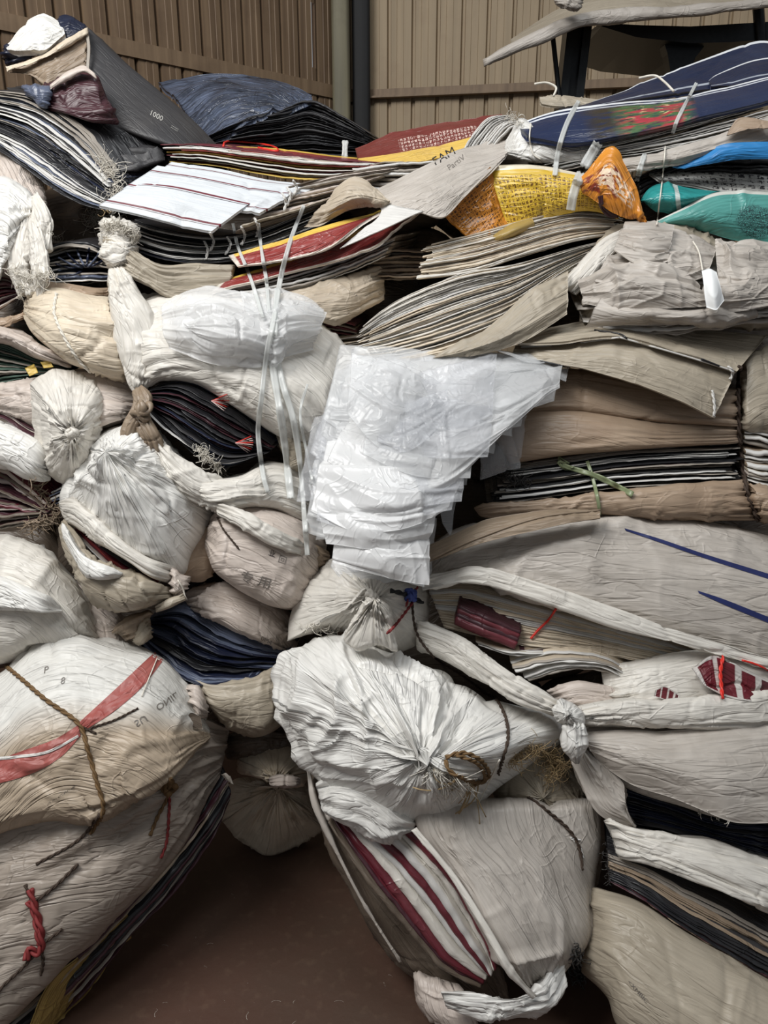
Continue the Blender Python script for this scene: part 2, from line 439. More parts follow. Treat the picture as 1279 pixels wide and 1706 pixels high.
# ---------------------------------------------------------------- materials
def lin(c): return tuple(((x/255+.055)/1.055)**2.4 if x/255 > .04045 else x/255/12.92 for x in c)+(1.0,)
class NT:
    def __init__(s, name):
        s.m = bpy.data.materials.new(name); s.m.use_nodes = True
        s.t = s.m.node_tree; s.t.nodes.clear()
    def n(s, typ, ins=None, **kw):
        o = s.t.nodes.new(typ)
        for k, v in kw.items(): setattr(o, k, v)
        for k, v in (ins or {}).items():
            if isinstance(v, bpy.types.NodeSocket): s.t.links.new(v, o.inputs[k])
            else: o.inputs[k].default_value = v
        return o
    def math(s, op, a, b=0.0, c=0.0, clamp=False):
        return s.n('ShaderNodeMath', {0: a, 1: b, 2: c}, operation=op, use_clamp=clamp).outputs[0]
    def mix(s, f, a, b):
        o = s.n('ShaderNodeMix', {0: f, 6: a, 7: b}, data_type='RGBA'); return o.outputs[2]
    def ramp(s, x, a, b):
        return s.n('ShaderNodeMapRange', {0: x, 1: a, 2: b, 3: 0.0, 4: 1.0}).outputs[0]
    def out(s, sh): s.n('ShaderNodeOutputMaterial', {0: sh})
def coords(k):
    uv = k.n('ShaderNodeUVMap', uv_map='UVMap').outputs[0]
    nn = k.n('ShaderNodeUVMap', uv_map='UVNorm').outputs[0]
    ob = k.n('ShaderNodeTexCoord').outputs['Object']
    return uv, nn, ob
def inband(k, x, lo, hi, soft=.004):
    a = k.ramp(x, lo-soft, lo+soft); b = k.ramp(x, hi+soft, hi-soft)
    return k.math('MULTIPLY', a, b)
def rect(k, nn, u0, u1, v0, v1, soft=.006):
    sx = k.n('ShaderNodeSeparateXYZ', {0: nn})
    return k.math('MULTIPLY', inband(k, sx.outputs[0], u0, u1, soft), inband(k, sx.outputs[1], v0, v1, soft))
def sack(name, rgb, dirt=.25, dcol=(112, 96, 78), rough=.42, crease=.5, streak=.10, layers=(), weave=.25, spec=.5, trans=.12, big=0.0):
    """woven polypropylene: flat tape weave, long pull creases, grime in blots"""
    k = NT(name); uv, nn, ob = coords(k)
    c = k.n('ShaderNodeRGB').outputs[0]; c.default_value = lin(rgb)
    sx = k.n('ShaderNodeSeparateXYZ', {0: nn})
    for L in layers:
        if L[0] == 'band':
            f = inband(k, sx.outputs[L[1]], L[2], L[3], L[5] if len(L) > 5 else .004); c = k.mix(f, c, lin(L[4]))
        elif L[0] == 'rect':
            f = rect(k, nn, *L[1:5]); c = k.mix(f, c, lin(L[5]))
        elif L[0] == 'glyph':   # rows of small printed characters: blocky broken strokes in a grid
            u0, u1, v0, v1, nu, nv, col, thr = L[1:9]
            mp = k.n('ShaderNodeMapping', {0: nn, 3: (nu/(u1-u0), nv/(v1-v0), 1)}).outputs[0]
            fr = k.n('ShaderNodeVectorMath', {0: mp}, operation='FRACTION').outputs[0]
            cell = rect(k, fr, .16, .86, .14, .86, .03)
            mp2 = k.n('ShaderNodeMapping', {0: nn, 3: (4.3*nu/(u1-u0), 4.7*nv/(v1-v0), 1)}).outputs[0]
            vo = k.n('ShaderNodeTexVoronoi', {'Vector': mp2, 'Scale': 1.0}, distance='MANHATTAN', feature='F1')
            f = k.math('GREATER_THAN', k.n('ShaderNodeSeparateColor', {0: vo.outputs['Color']}).outputs[0], thr)
            f = k.math('MULTIPLY', k.math('MULTIPLY', f, cell), rect(k, nn, u0, u1, v0, v1))
            c = k.mix(f, c, lin(col))
        elif L[0] == 'patch':   # blotchy printed picture
            u0, u1, v0, v1, sc, col, lo, hi = L[1:9]
            nz = k.n('ShaderNodeTexNoise', {'Vector': k.n('ShaderNodeMapping', {0: nn, 1: (L[9] if len(L) > 9 else 0, 3.3, 0)}).outputs[0], 'Scale': sc, 'Detail': 4.0, 'Distortion': .6}).outputs[0]
            f = k.math('MULTIPLY', k.ramp(nz, lo, hi), rect(k, nn, u0, u1, v0, v1, .03)); c = k.mix(f, c, lin(col))
        elif L[0] == 'mesh':    # round printed dot-net emblem
            cu, cv, r, asp, col = L[1:6]
            d = k.n('ShaderNodeVectorMath', {0: k.n('ShaderNodeMapping', {0: nn, 1: (-cu*asp, -cv, 0), 3: (asp, 1, 0)}).outputs[0]}, operation='LENGTH').outputs['Value']
            vo = k.n('ShaderNodeTexVoronoi', {'Vector': k.n('ShaderNodeMapping', {0: nn, 3: (asp, 1, 0)}).outputs[0], 'Scale': 34.0}, feature='DISTANCE_TO_EDGE').outputs['Distance']
            f = k.math('MULTIPLY', k.ramp(d, r, r*.8), k.ramp(vo, .16, .06)); c = k.mix(f, c, lin(col))
    if dirt:
        nz = k.n('ShaderNodeTexNoise', {'Vector': ob, 'Scale': 7.0, 'Detail': 6.0, 'Roughness': .62, 'Distortion': .5}).outputs[0]
        f = k.math('MULTIPLY', k.ramp(nz, .42, .72), dirt); c = k.mix(f, c, lin(dcol))
    st = k.n('ShaderNodeTexNoise', {'Vector': k.n('ShaderNodeMapping', {0: uv, 3: (9, 160, 1)}).outputs[0], 'Scale': 1.0, 'Detail': 3.0}).outputs[0]
    hs = k.n('ShaderNodeHueSaturation', {'Value': k.math('ADD', k.math('MULTIPLY', k.math('SUBTRACT', st, .5), streak*4), 1.0), 'Color': c}).outputs[0]
    # relief
    a1 = k.n('ShaderNodeTexNoise', {'Vector': k.n('ShaderNodeMapping', {0: uv, 3: (7, 42, 1)}).outputs[0], 'Scale': 1.0, 'Detail': 3.0, 'Distortion': .8}).outputs[0]
    a1 = k.math('POWER', k.ramp(k.math('ABSOLUTE', k.math('SUBTRACT', a1, .5)), .09, .0), 1.5)
    a3 = k.n('ShaderNodeTexNoise', {'Vector': k.n('ShaderNodeMapping', {0: uv, 1: (5, 9, 0), 3: (4, 20, 1)}).outputs[0], 'Scale': 1.0, 'Detail': 2.0, 'Distortion': 1.2}).outputs[0]
    a3 = k.math('POWER', k.ramp(k.math('ABSOLUTE', k.math('SUBTRACT', a3, .5)), .07, .0), 1.5)
    mk = k.n('ShaderNodeTexNoise', {'Vector': ob, 'Scale': 6.0, 'Detail': 1.0}).outputs[0]
    a2 = k.n('ShaderNodeTexNoise', {'Vector': ob, 'Scale': 15.0, 'Detail': 1.5, 'Distortion': 1.2}).outputs[0]
    a2 = k.math('MULTIPLY', k.math('POWER', k.ramp(k.math('ABSOLUTE', k.math('SUBTRACT', a2, .5)), .06, .0), 1.4), k.ramp(mk, .45, .6))
    su = k.n('ShaderNodeSeparateXYZ', {0: uv})
    wx = k.math('SINE', k.math('MULTIPLY', su.outputs[0], 2200.0)); wy = k.math('SINE', k.math('MULTIPLY', su.outputs[1], 2200.0))
    wv = k.math('MULTIPLY', wx, wy)
    h = k.math('ADD', k.math('MULTIPLY', a1, .0007), k.math('ADD', k.math('MULTIPLY', a2, .0009), k.math('MULTIPLY', a3, -.0013)))
    h = k.math('ADD', k.math('MULTIPLY', h, crease*2), k.math('MULTIPLY', wv, .00016*weave))
    b = k.n('ShaderNodeBump', {'Height': h, 'Strength': 1.0, 'Distance': 1.0}).outputs[0]
    p = k.n('ShaderNodeBsdfPrincipled', {'Base Color': hs, 'Roughness': rough, 'Normal': b, 'Specular IOR Level': spec})
    sh = p.outputs[0]
    if trans:
        tr = k.n('ShaderNodeBsdfTranslucent', {0: hs, 1: b}).outputs[0]
        sh = k.n('ShaderNodeMixShader', {0: trans, 1: sh, 2: tr}).outputs[0]
    k.out(sh); return k.m
def film(name, rgb, alpha, rough=.22, crease=.7):
    """thin milky polythene film"""
    k = NT(name); uv, nn, ob = coords(k)
    a2 = k.n('ShaderNodeTexNoise', {'Vector': ob, 'Scale': 13.0, 'Detail': 2.0, 'Distortion': 1.6}).outputs[0]
    a2 = k.math('POWER', k.ramp(k.math('ABSOLUTE', k.math('SUBTRACT', a2, .5)), .07, .0), 1.4)
    b = k.n('ShaderNodeBump', {'Height': k.math('MULTIPLY', a2, .0012*crease), 'Strength': 1.0, 'Distance': 1.0}).outputs[0]
    p = k.n('ShaderNodeBsdfPrincipled', {'Base Color': lin(rgb), 'Roughness': rough, 'Normal': b, 'Specular IOR Level': .6}).outputs[0]
    tl = k.n('ShaderNodeBsdfTranslucent', {0: lin(rgb), 1: b}).outputs[0]
    sh = k.n('ShaderNodeMixShader', {0: .3, 1: p, 2: tl}).outputs[0]
    sh = k.n('ShaderNodeMixShader', {0: alpha, 1: k.n('ShaderNodeBsdfTransparent').outputs[0], 2: sh}).outputs[0]
    k.out(sh); return k.m
def plain(name, rgb, rough=.5, metal=0.0, var=.15, scale=60, spec=.5):
    k = NT(name); ob = k.n('ShaderNodeTexCoord').outputs['Object']
    nz = k.n('ShaderNodeTexNoise', {'Vector': ob, 'Scale': float(scale), 'Detail': 3.0}).outputs[0]
    c = k.n('ShaderNodeHueSaturation', {'Value': k.math('ADD', k.math('MULTIPLY', k.math('SUBTRACT', nz, .5), var*4), 1.0), 'Color': lin(rgb)}).outputs[0]
    k.out(k.n('ShaderNodeBsdfPrincipled', {'Base Color': c, 'Roughness': rough, 'Metallic': metal, 'Specular IOR Level': spec}).outputs[0]); return k.m
def wallmat(name, c1, c2, rust):
    k = NT(name); uv, nn, ob = coords(k)
    st = k.n('ShaderNodeTexNoise', {'Vector': k.n('ShaderNodeMapping', {0: uv, 3: (30, 1.2, 1)}).outputs[0], 'Scale': 1.0, 'Detail': 5.0}).outputs[0]
    bl = k.n('ShaderNodeTexNoise', {'Vector': ob, 'Scale': 3.0, 'Detail': 6.0, 'Roughness': .65}).outputs[0]
    c = k.mix(k.ramp(st, .35, .7), lin(c1), lin(c2))
    c = k.mix(k.math('MULTIPLY', k.ramp(bl, .5, .75), .6), c, lin(rust))
    b = k.n('ShaderNodeBump', {'Height': bl, 'Strength': .15, 'Distance': .01}).outputs[0]
    k.out(k.n('ShaderNodeBsdfPrincipled', {'Base Color': c, 'Roughness': .6, 'Normal': b}).outputs[0]); return k.m
def floormat():
    k = NT('earth_brown_floor'); ob = k.n('ShaderNodeTexCoord').outputs['Object']
    a = k.n('ShaderNodeTexNoise', {'Vector': ob, 'Scale': 2.2, 'Detail': 7.0, 'Roughness': .6}).outputs[0]
    d = k.n('ShaderNodeTexNoise', {'Vector': ob, 'Scale': 38.0, 'Detail': 4.0}).outputs[0]
    c = k.mix(k.ramp(a, .35, .68), lin((74, 57, 46)), lin((82, 56, 45)))
    c = k.mix(k.math('MULTIPLY', k.ramp(d, .55, .8), .25), c, lin((120, 98, 80)))
    b = k.n('ShaderNodeBump', {'Height': d, 'Strength': .25, 'Distance': .004}).outputs[0]
    k.out(k.n('ShaderNodeBsdfPrincipled', {'Base Color': c, 'Roughness': .55, 'Normal': b}).outputs[0]); return k.m

DC = (128, 117, 104)
M = dict(
    white=sack('white_woven_sack', (231, 226, 217), .25, DC),
    white2=sack('bright_white_sack', (239, 237, 232), .10, DC, rough=.36, crease=.7),
    grey=sack('greyed_white_sack', (200, 192, 183), .36, DC),
    cream=sack('cream_sack', (228, 214, 192), .3, (158, 132, 104)),
    beige=sack('beige_sack', (198, 184, 164), .35, (142, 120, 98)),
    tan=sack('dusty_tan_sack', (178, 156, 134), .45, (128, 102, 80), crease=.3),
    pink=sack('pinkish_grey_sack', (212, 199, 189), .3, DC),
    grime=sack('shaded_grimy_pale_sack', (176, 164, 152), .45, (124, 106, 90), crease=.6),  # grime, plus the shade of a lower side painted into the darker base
    filmx=film('bright_white_film', (250, 250, 250), .72, .22),
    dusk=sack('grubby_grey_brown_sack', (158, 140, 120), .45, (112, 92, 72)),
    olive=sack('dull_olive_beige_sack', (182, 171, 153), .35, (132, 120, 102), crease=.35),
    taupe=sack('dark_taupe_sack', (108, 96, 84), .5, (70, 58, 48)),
    black=sack('black_sack', (34, 34, 37), .15, (70, 66, 62), rough=.38, trans=0, streak=.2),
    char=sack('charcoal_sack', (52, 51, 53), .25, (84, 80, 76), rough=.5, trans=0, crease=.25),
    navy=sack('navy_sack', (27, 32, 52), .2, (76, 82, 98), rough=.34, trans=0, streak=.3),
    blue=sack('faded_blue_sack_and_glint', (96, 104, 124), .45, (48, 54, 72), rough=.32, trans=0, streak=.3),
    maroon=sack('maroon_sack', (98, 36, 46), .15, (150, 100, 100), rough=.36, trans=0, streak=.2),
    dmaroon=sack('dark_plum_sack', (66, 34, 42), .2, (90, 70, 70), rough=.4, trans=0),
    red=sack('brick_red_printed_sack', (138, 54, 52), .2, (190, 120, 110), rough=.3, trans=0, crease=.9),
    yellow=sack('yellow_sack', (214, 184, 96), .3, (150, 110, 60), trans=.05),
    mustard=sack('mustard_stained_sack', (172, 146, 84), .5, (110, 84, 48), trans=.05),
    green=sack('green_sack', (74, 98, 88), .3, (100, 120, 90), trans=0, streak=.3),
    hem=sack('white_hem', (224, 222, 218), .15, DC, crease=.2),
    hemg=sack('grey_hem', (168, 160, 150), .3, DC, crease=.2),
    film=film('milky_clear_film', (246, 247, 248), .30),
    film2=film('clear_film', (240, 242, 246), .22, .16),
    filmw=film('white_film', (248, 248, 248), .50, .25),
    strap=film('clear_strapping', (238, 240, 238), .7, .25, .2),
    gstrap=plain('green_strapping', (128, 138, 104), .35),
    tie=plain('hemp_rope', (112, 86, 54), .8), dtie=plain('dark_rope', (62, 48, 38), .8), rtie=plain('dull_red_rope', (128, 44, 44), .7),
    redstr=plain('red_string', (222, 52, 40), .4, var=.05), bluerag=plain('blue_rag', (58, 74, 140), .7), blackragslot=plain('black_rag_and_slot_shade', (22, 22, 24), .7),
    thread=plain('pale_thread', (222, 216, 204), .6), tthread=plain('straw_thread', (170, 146, 108), .7), dthread=plain('dark_thread', (70, 68, 66), .7),
    ink=plain('black_print', (46, 44, 44), .5, var=.05), gink=plain('grey_print', (120, 114, 108), .5, var=.05), wink=plain('pale_print', (186, 184, 178), .5, var=.05),
    rink=plain('pale_red_print', (214, 190, 184), .5), bink=plain('navy_print', (36, 44, 92), .4),
    steel=plain('dark_steel', (46, 48, 50), .35, .8), paper=plain('white_paper', (244, 246, 246), .6, var=.02),
    post=wallmat('grey_green_column_paint', (120, 114, 92), (96, 92, 76), (70, 56, 44)),
    wallL=wallmat('weathered_brown_sheet_metal', (104, 84, 65), (132, 110, 86), (72, 52, 38)),
    wallB=wallmat('beige_sheet_metal', (164, 144, 116), (150, 132, 106), (136, 112, 88)),
    girt=wallmat('dusty_girt', (136, 114, 90), (110, 90, 70), (84, 66, 50)),
    floor=floormat(),
)
M['stripe'] = sack('white_sack_with_maroon_stripes', (222, 226, 230), .12, DC, crease=.25,
    layers=[('band', 1, .18, .215, (112, 40, 52)), ('band', 1, .235, .25, (70, 60, 70)), ('band', 1, .80, .845, (112, 40, 52)), ('band', 1, .865, .88, (120, 110, 110))])
M['redband'] = sack('brick_red_sack_with_yellow_band', (138, 52, 50), .2, (190, 120, 110), rough=.3, trans=0, crease=.9,
    layers=[('band', 1, .0, .22, (226, 190, 84)), ('band', 1, .93, 1.1, (220, 212, 200)), ('band', 0, -.1, .015, (220, 212, 200)), ('band', 0, .975, 1.1, (220, 212, 200))])
M['redtext'] = sack('dark_red_sack_with_pale_lettering', (112, 46, 40), .2, (160, 110, 100), rough=.35, trans=0,
    layers=[('band', 1, .62, 1.1, (222, 186, 92)), ('glyph', .3, .82, .22, .62, 22, 4, (216, 190, 180), .45)])
M['floral'] = sack('navy_sack_with_flower_print', (27, 38, 70), .12, (80, 90, 116), rough=.32, trans=0, crease=.2,
    layers=[('band', 1, -.1, .05, (226, 228, 230)), ('band', 1, .09, .13, (210, 214, 222)),
            ('patch', .27, .47, .12, .97, 9, (52, 44, 30), .38, .5), ('patch', .37, .66, .15, .99, 13, (70, 104, 58), .38, .50, 5), ('patch', .38, .66, .25, .99, 8, (176, 52, 62), .46, .54), ('patch', .42, .62, .1, .6, 22, (224, 204, 150), .6, .66, 9)])
M['navyhem'] = sack('navy_sack_with_white_hems', (24, 32, 60), .12, (80, 90, 116), rough=.34, trans=0, crease=.25,
    layers=[('band', 1, -.1, .06, (222, 224, 226)), ('band', 1, .8, .86, (170, 176, 186))])
M['yprint'] = sack('yellow_sack_with_printed_characters', (222, 186, 66), .3, (164, 104, 36), rough=.3, trans=.05, crease=.5,
    layers=[('glyph', .02, .86, .16, .9, 24, 11, (112, 80, 36), .45), ('band', 1, -.1, .07, (224, 214, 190))])
M['yside'] = sack('amber_sack_with_printed_characters', (196, 128, 44), .5, (120, 66, 26), rough=.3, trans=.05, crease=.5,
    layers=[('glyph', .1, .95, .05, .95, 12, 14, (70, 38, 20), .5)])
M['orange'] = sack('orange_sack_with_pale_emblem', (222, 146, 52), .3, (170, 84, 40), rough=.25, trans=.05, crease=.6,
    layers=[('patch', -.1, .55, .25, .8, 7, (120, 48, 36), .45, .56), ('patch', .25, .75, .28, .66, 14, (236, 214, 186), .46, .5, 2)])
M['teal'] = sack('teal_sack_with_net_emblem', (88, 158, 150), .25, (70, 116, 110), rough=.28, trans=0, crease=.35,
    layers=[('mesh', .80, .62, .36, 2.2, (44, 62, 66)), ('band', 1, -.1, .07, (214, 214, 206))])
M['teal2'] = sack('teal_sack', (52, 150, 148), .15, (50, 130, 130), rough=.25, trans=0, crease=.35,
    layers=[('band', 0, .46, .52, (206, 216, 212))])
M['charsack'] = sack('grey_white_sack_with_columns_of_characters', (206, 206, 202), .2, DC, rough=.3,
    layers=[('glyph', .02, .98, .12, .92, 13, 4, (66, 66, 70), .52)])
M['azure'] = sack('bright_blue_sack', (52, 132, 196), .1, (60, 110, 150), rough=.3, trans=0)
M['plaid'] = sack('slate_blue_streaked_sack', (78, 86, 104), .8, (30, 31, 38), rough=.3, trans=0, crease=.9, streak=1.0)
M['mblock'] = sack('white_sack_with_maroon_blocks', (214, 208, 202), .2, DC,
    layers=[('rect', .06, .24, .1, .95, (108, 26, 40)), ('rect', .30, .52, .05, .95, (108, 26, 40)), ('rect', .60, .78, .1, .95, (108, 26, 40)), ('rect', .86, .97, .1, .9, (84, 30, 40))])
M['stripered'] = sack('faded_red_print', (158, 74, 68), .3, (190, 150, 140), rough=.45, trans=0)
M['tagred'] = sack('white_sack_with_beige_lower_half', (232, 230, 224), .2, DC, crease=.6, layers=[('band', 1, .48, 1.3, (192, 174, 152), .10)])

# ================================================================ the setting
def ribbed(name, p0, p1, z0, z1, pitch, depth, m, groove, slit=None):
    """box-ribbed sheet metal wall standing on the line p0-p1"""
    p0, p1 = np.array(p0, float), np.array(p1, float)
    L = np.linalg.norm(p1-p0); d = (p1-p0)/L; nrm = np.array([d[1], -d[0]])
    if np.dot(nrm, -p0) < 0: nrm = -nrm
    xs, hs = [], []
    n = int(L/pitch)
    for i in range(n):
        a = i*pitch
        for fx, fh in ((0, 0), (.04, -1), (.14, -1), (.18, 0), (.28, .055), (.36, .098), (.40, .12), (.42, 0), (.68, .12), (.70, 0)):
            xs.append(a+fx*pitch); hs.append(fh*depth)
    zs = [z0] + ([slit[1], slit[2]] if slit else []) + [z1]
    V = np.array([[*(p0+d*x+nrm*h), z] for x, h in zip(xs, hs) for z in zs])
    uv = np.array([[x, z] for x in xs for z in zs])
    nz = len(zs); F = []
    for i in range(len(xs)-1):
        for j in range(nz-1):
            if slit and j == 1 and slit[0] <= xs[i] and xs[i+1] <= slit[0]+slit[3]: continue
            F.append((i*nz+j, (i+1)*nz+j, (i+1)*nz+j+1, i*nz+j+1))
    o = build(name, V, F, m, None, uv, uv, smooth=False, bvh=False); o['kind'] = 'structure'
    md = o.modifiers.new('thickness', 'SOLIDIFY'); md.thickness = .0012
    return o, d, nrm
CX, CY = -0.17, 4.46
lw, ld, ln_ = ribbed('wall_left', (CX, CY), (CX-2.4, CY-2.36), 0, 4.2, .109, .026, M['wallL'], None, (.2375, 2.49, 2.77, .0245))
bw, bd, bn_ = ribbed('wall_back', (CX-.06, CY+.022), (CX+4.4, CY-.88), 0, 4.2, .125, .020, M['wallB'], None)
area('outdoor_daylight', (-.372, 4.60, 2.63), (-.348, 4.285, 2.63), .22, .5, 4, (1, 1, 1))
def bar(name, p0, p1, w, h, m, lip=.0):
    """rolled L-section between two points"""
    p0, p1 = np.array(p0, float), np.array(p1, float); d = (p1-p0)/np.linalg.norm(p1-p0)
    up = np.array([0, 0, 1.0]) if abs(d[2]) < .9 else np.array([0, 1.0, 0]); s = np.cross(d, up); s /= np.linalg.norm(s); up = np.cross(s, d)
    pr = [(0, 0), (w, 0), (w, h*.18), (w*.2, h*.24), (w*.2, h), (0, h)]
    V = np.array([p + s*a + up*b for p in (p0, p1) for a, b in pr]); k = len(pr)
    F = [(j, (j+1) % k, k+(j+1) % k, k+j) for j in range(k)] + [tuple(range(k))[::-1], tuple(range(k, 2*k))]
    uv = np.array([[q*np.linalg.norm(p1-p0), b] for q in (0, 1) for a, b in pr])
    o = build(name, V, F, m, None, uv, uv, smooth=False, bvh=False); o['kind'] = 'structure'
    return o
zg = 2.40
q0 = np.array([CX, CY]) + ln_*.012; q1 = np.array([CX-2.4, CY-2.36]) + ln_*.012
bar('trim_1', (q1[0], q1[1], zg-.03), (q0[0], q0[1], zg-.03), -.05, .06, M['girt'])
q0 = np.array([CX+.05, CY]) + bn_*.012; q1 = np.array([CX+4.4, CY-.88]) + bn_*.012
bar('trim_2', (q0[0], q0[1], zg-.02), (q1[0], q1[1], zg-.03), .04, .045, M['girt'])
# corner column: a rolled channel and a black post painting the shaded slot on its right
def column(name, x, y, r, m):
    a = np.linspace(0, 2*np.pi, 17)[:-1]
    pr = [(x+r*np.sign(math.cos(t))*abs(math.cos(t))**.45, y+r*np.sign(math.sin(t))*abs(math.sin(t))**.45) for t in a]
    V = np.array([[p[0], p[1], z] for z in (0, 4.2) for p in pr]); k = 16
    F = [(j, (j+1) % k, k+(j+1) % k, k+j) for j in range(k)]
    uv = np.array([[i*.02, z] for z in (0, 4.2) for i in range(k)])
    o = build(name, V, F, m, None, uv, uv, bvh=False); o['kind'] = 'structure'; return o
column('trim_3', CX-.045, CY-.12, .045, M['post'])
column('trim_slot_shade', CX+.055, CY-.06, .045, M['blackragslot'])
fl = build('floor', [(-6, -4, 0), (6, -4, 0), (6, 6, 0), (-6, 6, 0)], [(0, 1, 2, 3)], M['floor'], None, smooth=False, bvh=True); fl['kind'] = 'structure'

# steel stand and the big pale sheet jutting over it, upper right
st = thing('steel_stand', 'dark steel stand with a slanted channel leg rising behind the navy sacks at upper right', 'stand', np.array([1.0, 3.3, 0]))
def W(px, py, Y):
    d = rays(np.array(float(px)), np.array(float(py))); return CAM + d*Y
def post(name, a, b, w, m, parent, prof=None):
    a, b = np.array(a), np.array(b); d = (b-a)/np.linalg.norm(b-a); s = np.cross(d, [0, 1, 0]); s /= np.linalg.norm(s); f = np.cross(s, d)
    pr = prof or [(-1, -1), (-.35, -1), (-.3, -.5), (.3, -.5), (.35, -1), (1, -1), (1, 1), (-1, 1)]
    V = np.array([p + (s*x+f*y)*w for p in (a, b) for x, y in pr]); k = len(pr)
    F = [(j, (j+1) % k, k+(j+1) % k, k+j) for j in range(k)] + [tuple(range(k))[::-1], tuple(range(k, 2*k))]
    return build(name, V, F, m, parent, smooth=False, bvh=False)
top = W(962, 40, 3.3); bt = W(938, 250, 3.3); dd = (bt-top)/(bt[2]-top[2])
post('leg', top, top + dd*(0-top[2]), .045, M['steel'], st)
V, F = tubeVF(np.linspace(W(920, 55, 3.25), W(934, 185, 3.25), 12), .009, 8); build('brace', V, F, M['steel'], st, bvh=False)
V, F = tubeVF(np.linspace(W(1262, 0, 3.25), W(1268, 90, 3.25), 8), .02, 8); build('hanger', V, F, M['steel'], st, bvh=False)
def tray():
    A = np.array([W(x, y, 3.25) for x, y in ((1000, 38), (1070, 42), (1150, 44), (1220, 40), (1300, 35))])
    B = np.array([W(x, y, 3.25) for x, y in ((1002, 44), (1060, 62), (1150, 72), (1220, 70), (1300, 64))])
    C = A + np.array([0, .5, .05]); D = B + np.array([0, .5, 0])
    V = np.concatenate([A, B, D, C]); n = 5; F = []
    for r in range(4):
        for i in range(4): F.append((r*n+i, r*n+i+1, ((r+1) % 4)*n+i+1, ((r+1) % 4)*n+i))
    F += [(0, 5, 10, 15)[::-1], (4, 9, 14, 19)]
    build('tray', V, F, M['steel'], st, smooth=False, bvh=False)
tray()
V0 = [W(x, y, 3.3) for x, y in ((1105, 68), (1180, 68), (1158, 96), (1146, 130), (1118, 130), (1112, 90))]
V1 = [np.array(p)+np.array([0, .06, 0]) for p in V0]
build('bracket', V0+V1, [tuple(range(6)), tuple(range(6, 12))[::-1]]+[(i, (i+1) % 6, 6+(i+1) % 6, 6+i) for i in range(6)], M['steel'], st, smooth=False, bvh=False)
def o3(y, Y): return Y - float(face(np.array(float(y))))
def pl(pts, Y): return [(x, y, o3(y, Y)) for x, y in pts]
cv = thing('pale_sheet', 'large pale sheet with a thick rolled edge jutting out over the dark steel stand', 'sheet', W(1000, 30, 3.1))
loft('rolled_edge', pl([(804, 98), (850, 72), (900, 48), (960, 24), (1040, 14), (1150, 8), (1300, -8)], 3.1),
     pl([(806, 112), (860, 88), (910, 70), (970, 46), (1050, 37), (1150, 28), (1300, 12)], 3.1), M['grey'], cv, f=.03, b=.03, nv=30, pleat=.002, wr=.003, e=(.02, 0), neck=(0, 0))
sheet('top_face', pl([(850, 66), (905, 30), (950, 8), (1010, -25), (1150, -40), (1300, -60)], 3.3), pl([(852, 74), (905, 50), (960, 28), (1040, 18), (1150, 12), (1300, -2)], 3.1), M['olive'], cv, wr=.006, ws=.12, bvh=False)
cl = thing('crumpled_rag', 'small crumpled clear rag caught on top of the pale sheet edge', 'rag', W(945, 8, 3.05))
loft('rag_cloth', pl([(922, -4), (945, -10), (968, 2)], 3.02), pl([(926, 8), (945, 14), (966, 12)], 3.02), M['grey'], cl, f=.03, b=.02, nu=30, nv=30, pleat=.006, wr=.01, ws=.03)

# ================================================================ top of the heap, left
t = thing('black_sack_bundle', 'tall folded bundle of charcoal sacks standing highest at the upper left, with tan folded ends', 'sack bundle', (200, 240, .25))
loft('bundle_body', [(143, 42, .25), (215, 108, .25), (290, 172, .25), (362, 242, .25)], [(120, 196, .15), (190, 214, .15), (260, 236, .15), (335, 262, .18)], M['char'], t, f=.05, b=.16, pleat=.0, wr=.003, ws=.12, e=(.03, .2), prof=.3, neck=(0, 0), nv=56)
sheet('seam_strip', [(146, 50, .17), (150, 80, .16), (148, 118, .15)], [(142, 52, .17), (145, 82, .16), (143, 118, .15)], M['hemg'], t, nv=6, nu=30, wr=.001, bvh=False)
sheet('white_fold', [(10, 76, .2), (35, 45, .2), (68, 22, .2), (102, 34, .22)], [(14, 86, .16), (45, 84, .14), (78, 80, .14), (108, 54, .18)], M['white2'], t, bulge=.02, wr=.007, ws=.09, th=.02, pleat=.003, pk=16)
loft('navy_fold', [(98, 30, .22), (120, 30, .24), (142, 42, .25)], [(90, 80, .22), (120, 64, .22), (146, 52, .24)], M['navy'], t, f=.02, b=.06, nu=40, nv=30, pleat=.004, wr=.004, e=(.1, .1))
loft('navy_fold', [(8, 80, .2), (45, 76, .2), (90, 72, .2)], [(10, 104, .2), (45, 98, .19), (90, 90, .19)], M['navy'], t, f=.025, b=.06, nu=40, nv=30, pleat=.008, wr=.006, e=(.1, .1))
loft('tan_fold', [(10, 112, .17), (60, 96, .17), (105, 72, .17), (146, 48, .19)], [(14, 122, .17), (50, 128, .17), (85, 148, .17), (147, 116, .17)], M['dusk'], t, f=.02, b=.06, nu=50, nv=40, pleat=.004, wr=.006, e=(.1, .05))
loft('tan_hem', [(9, 110, .15), (60, 94, .15), (105, 70, .15), (146, 46, .17)], [(12, 120, .15), (62, 104, .15), (106, 80, .15), (147, 56, .17)], M['cream'], t, f=.008, b=.01, nu=50, nv=16, pleat=.001, wr=.003, e=(.05, .05))
loft('tan_hem', [(83, 142, .03), (115, 120, .03), (140, 110, .03), (158, 122, .03)], [(84, 150, .03), (116, 130, .03), (140, 120, .03), (162, 132, .03)], M['pink'], t, f=.008, b=.01, nu=50, nv=16, pleat=.001, wr=.003, e=(.05, .05))
loft('dark_fold', [(40, 146, .09), (80, 145, .08), (120, 124, .08), (162, 126, .08)], [(78, 180, .07), (115, 194, .06), (155, 206, .06), (198, 204, .07)], M['dmaroon'], t, f=.04, b=.08, nu=60, nv=44, pleat=.008, wr=.008, ws=.09, e=(.1, .1))
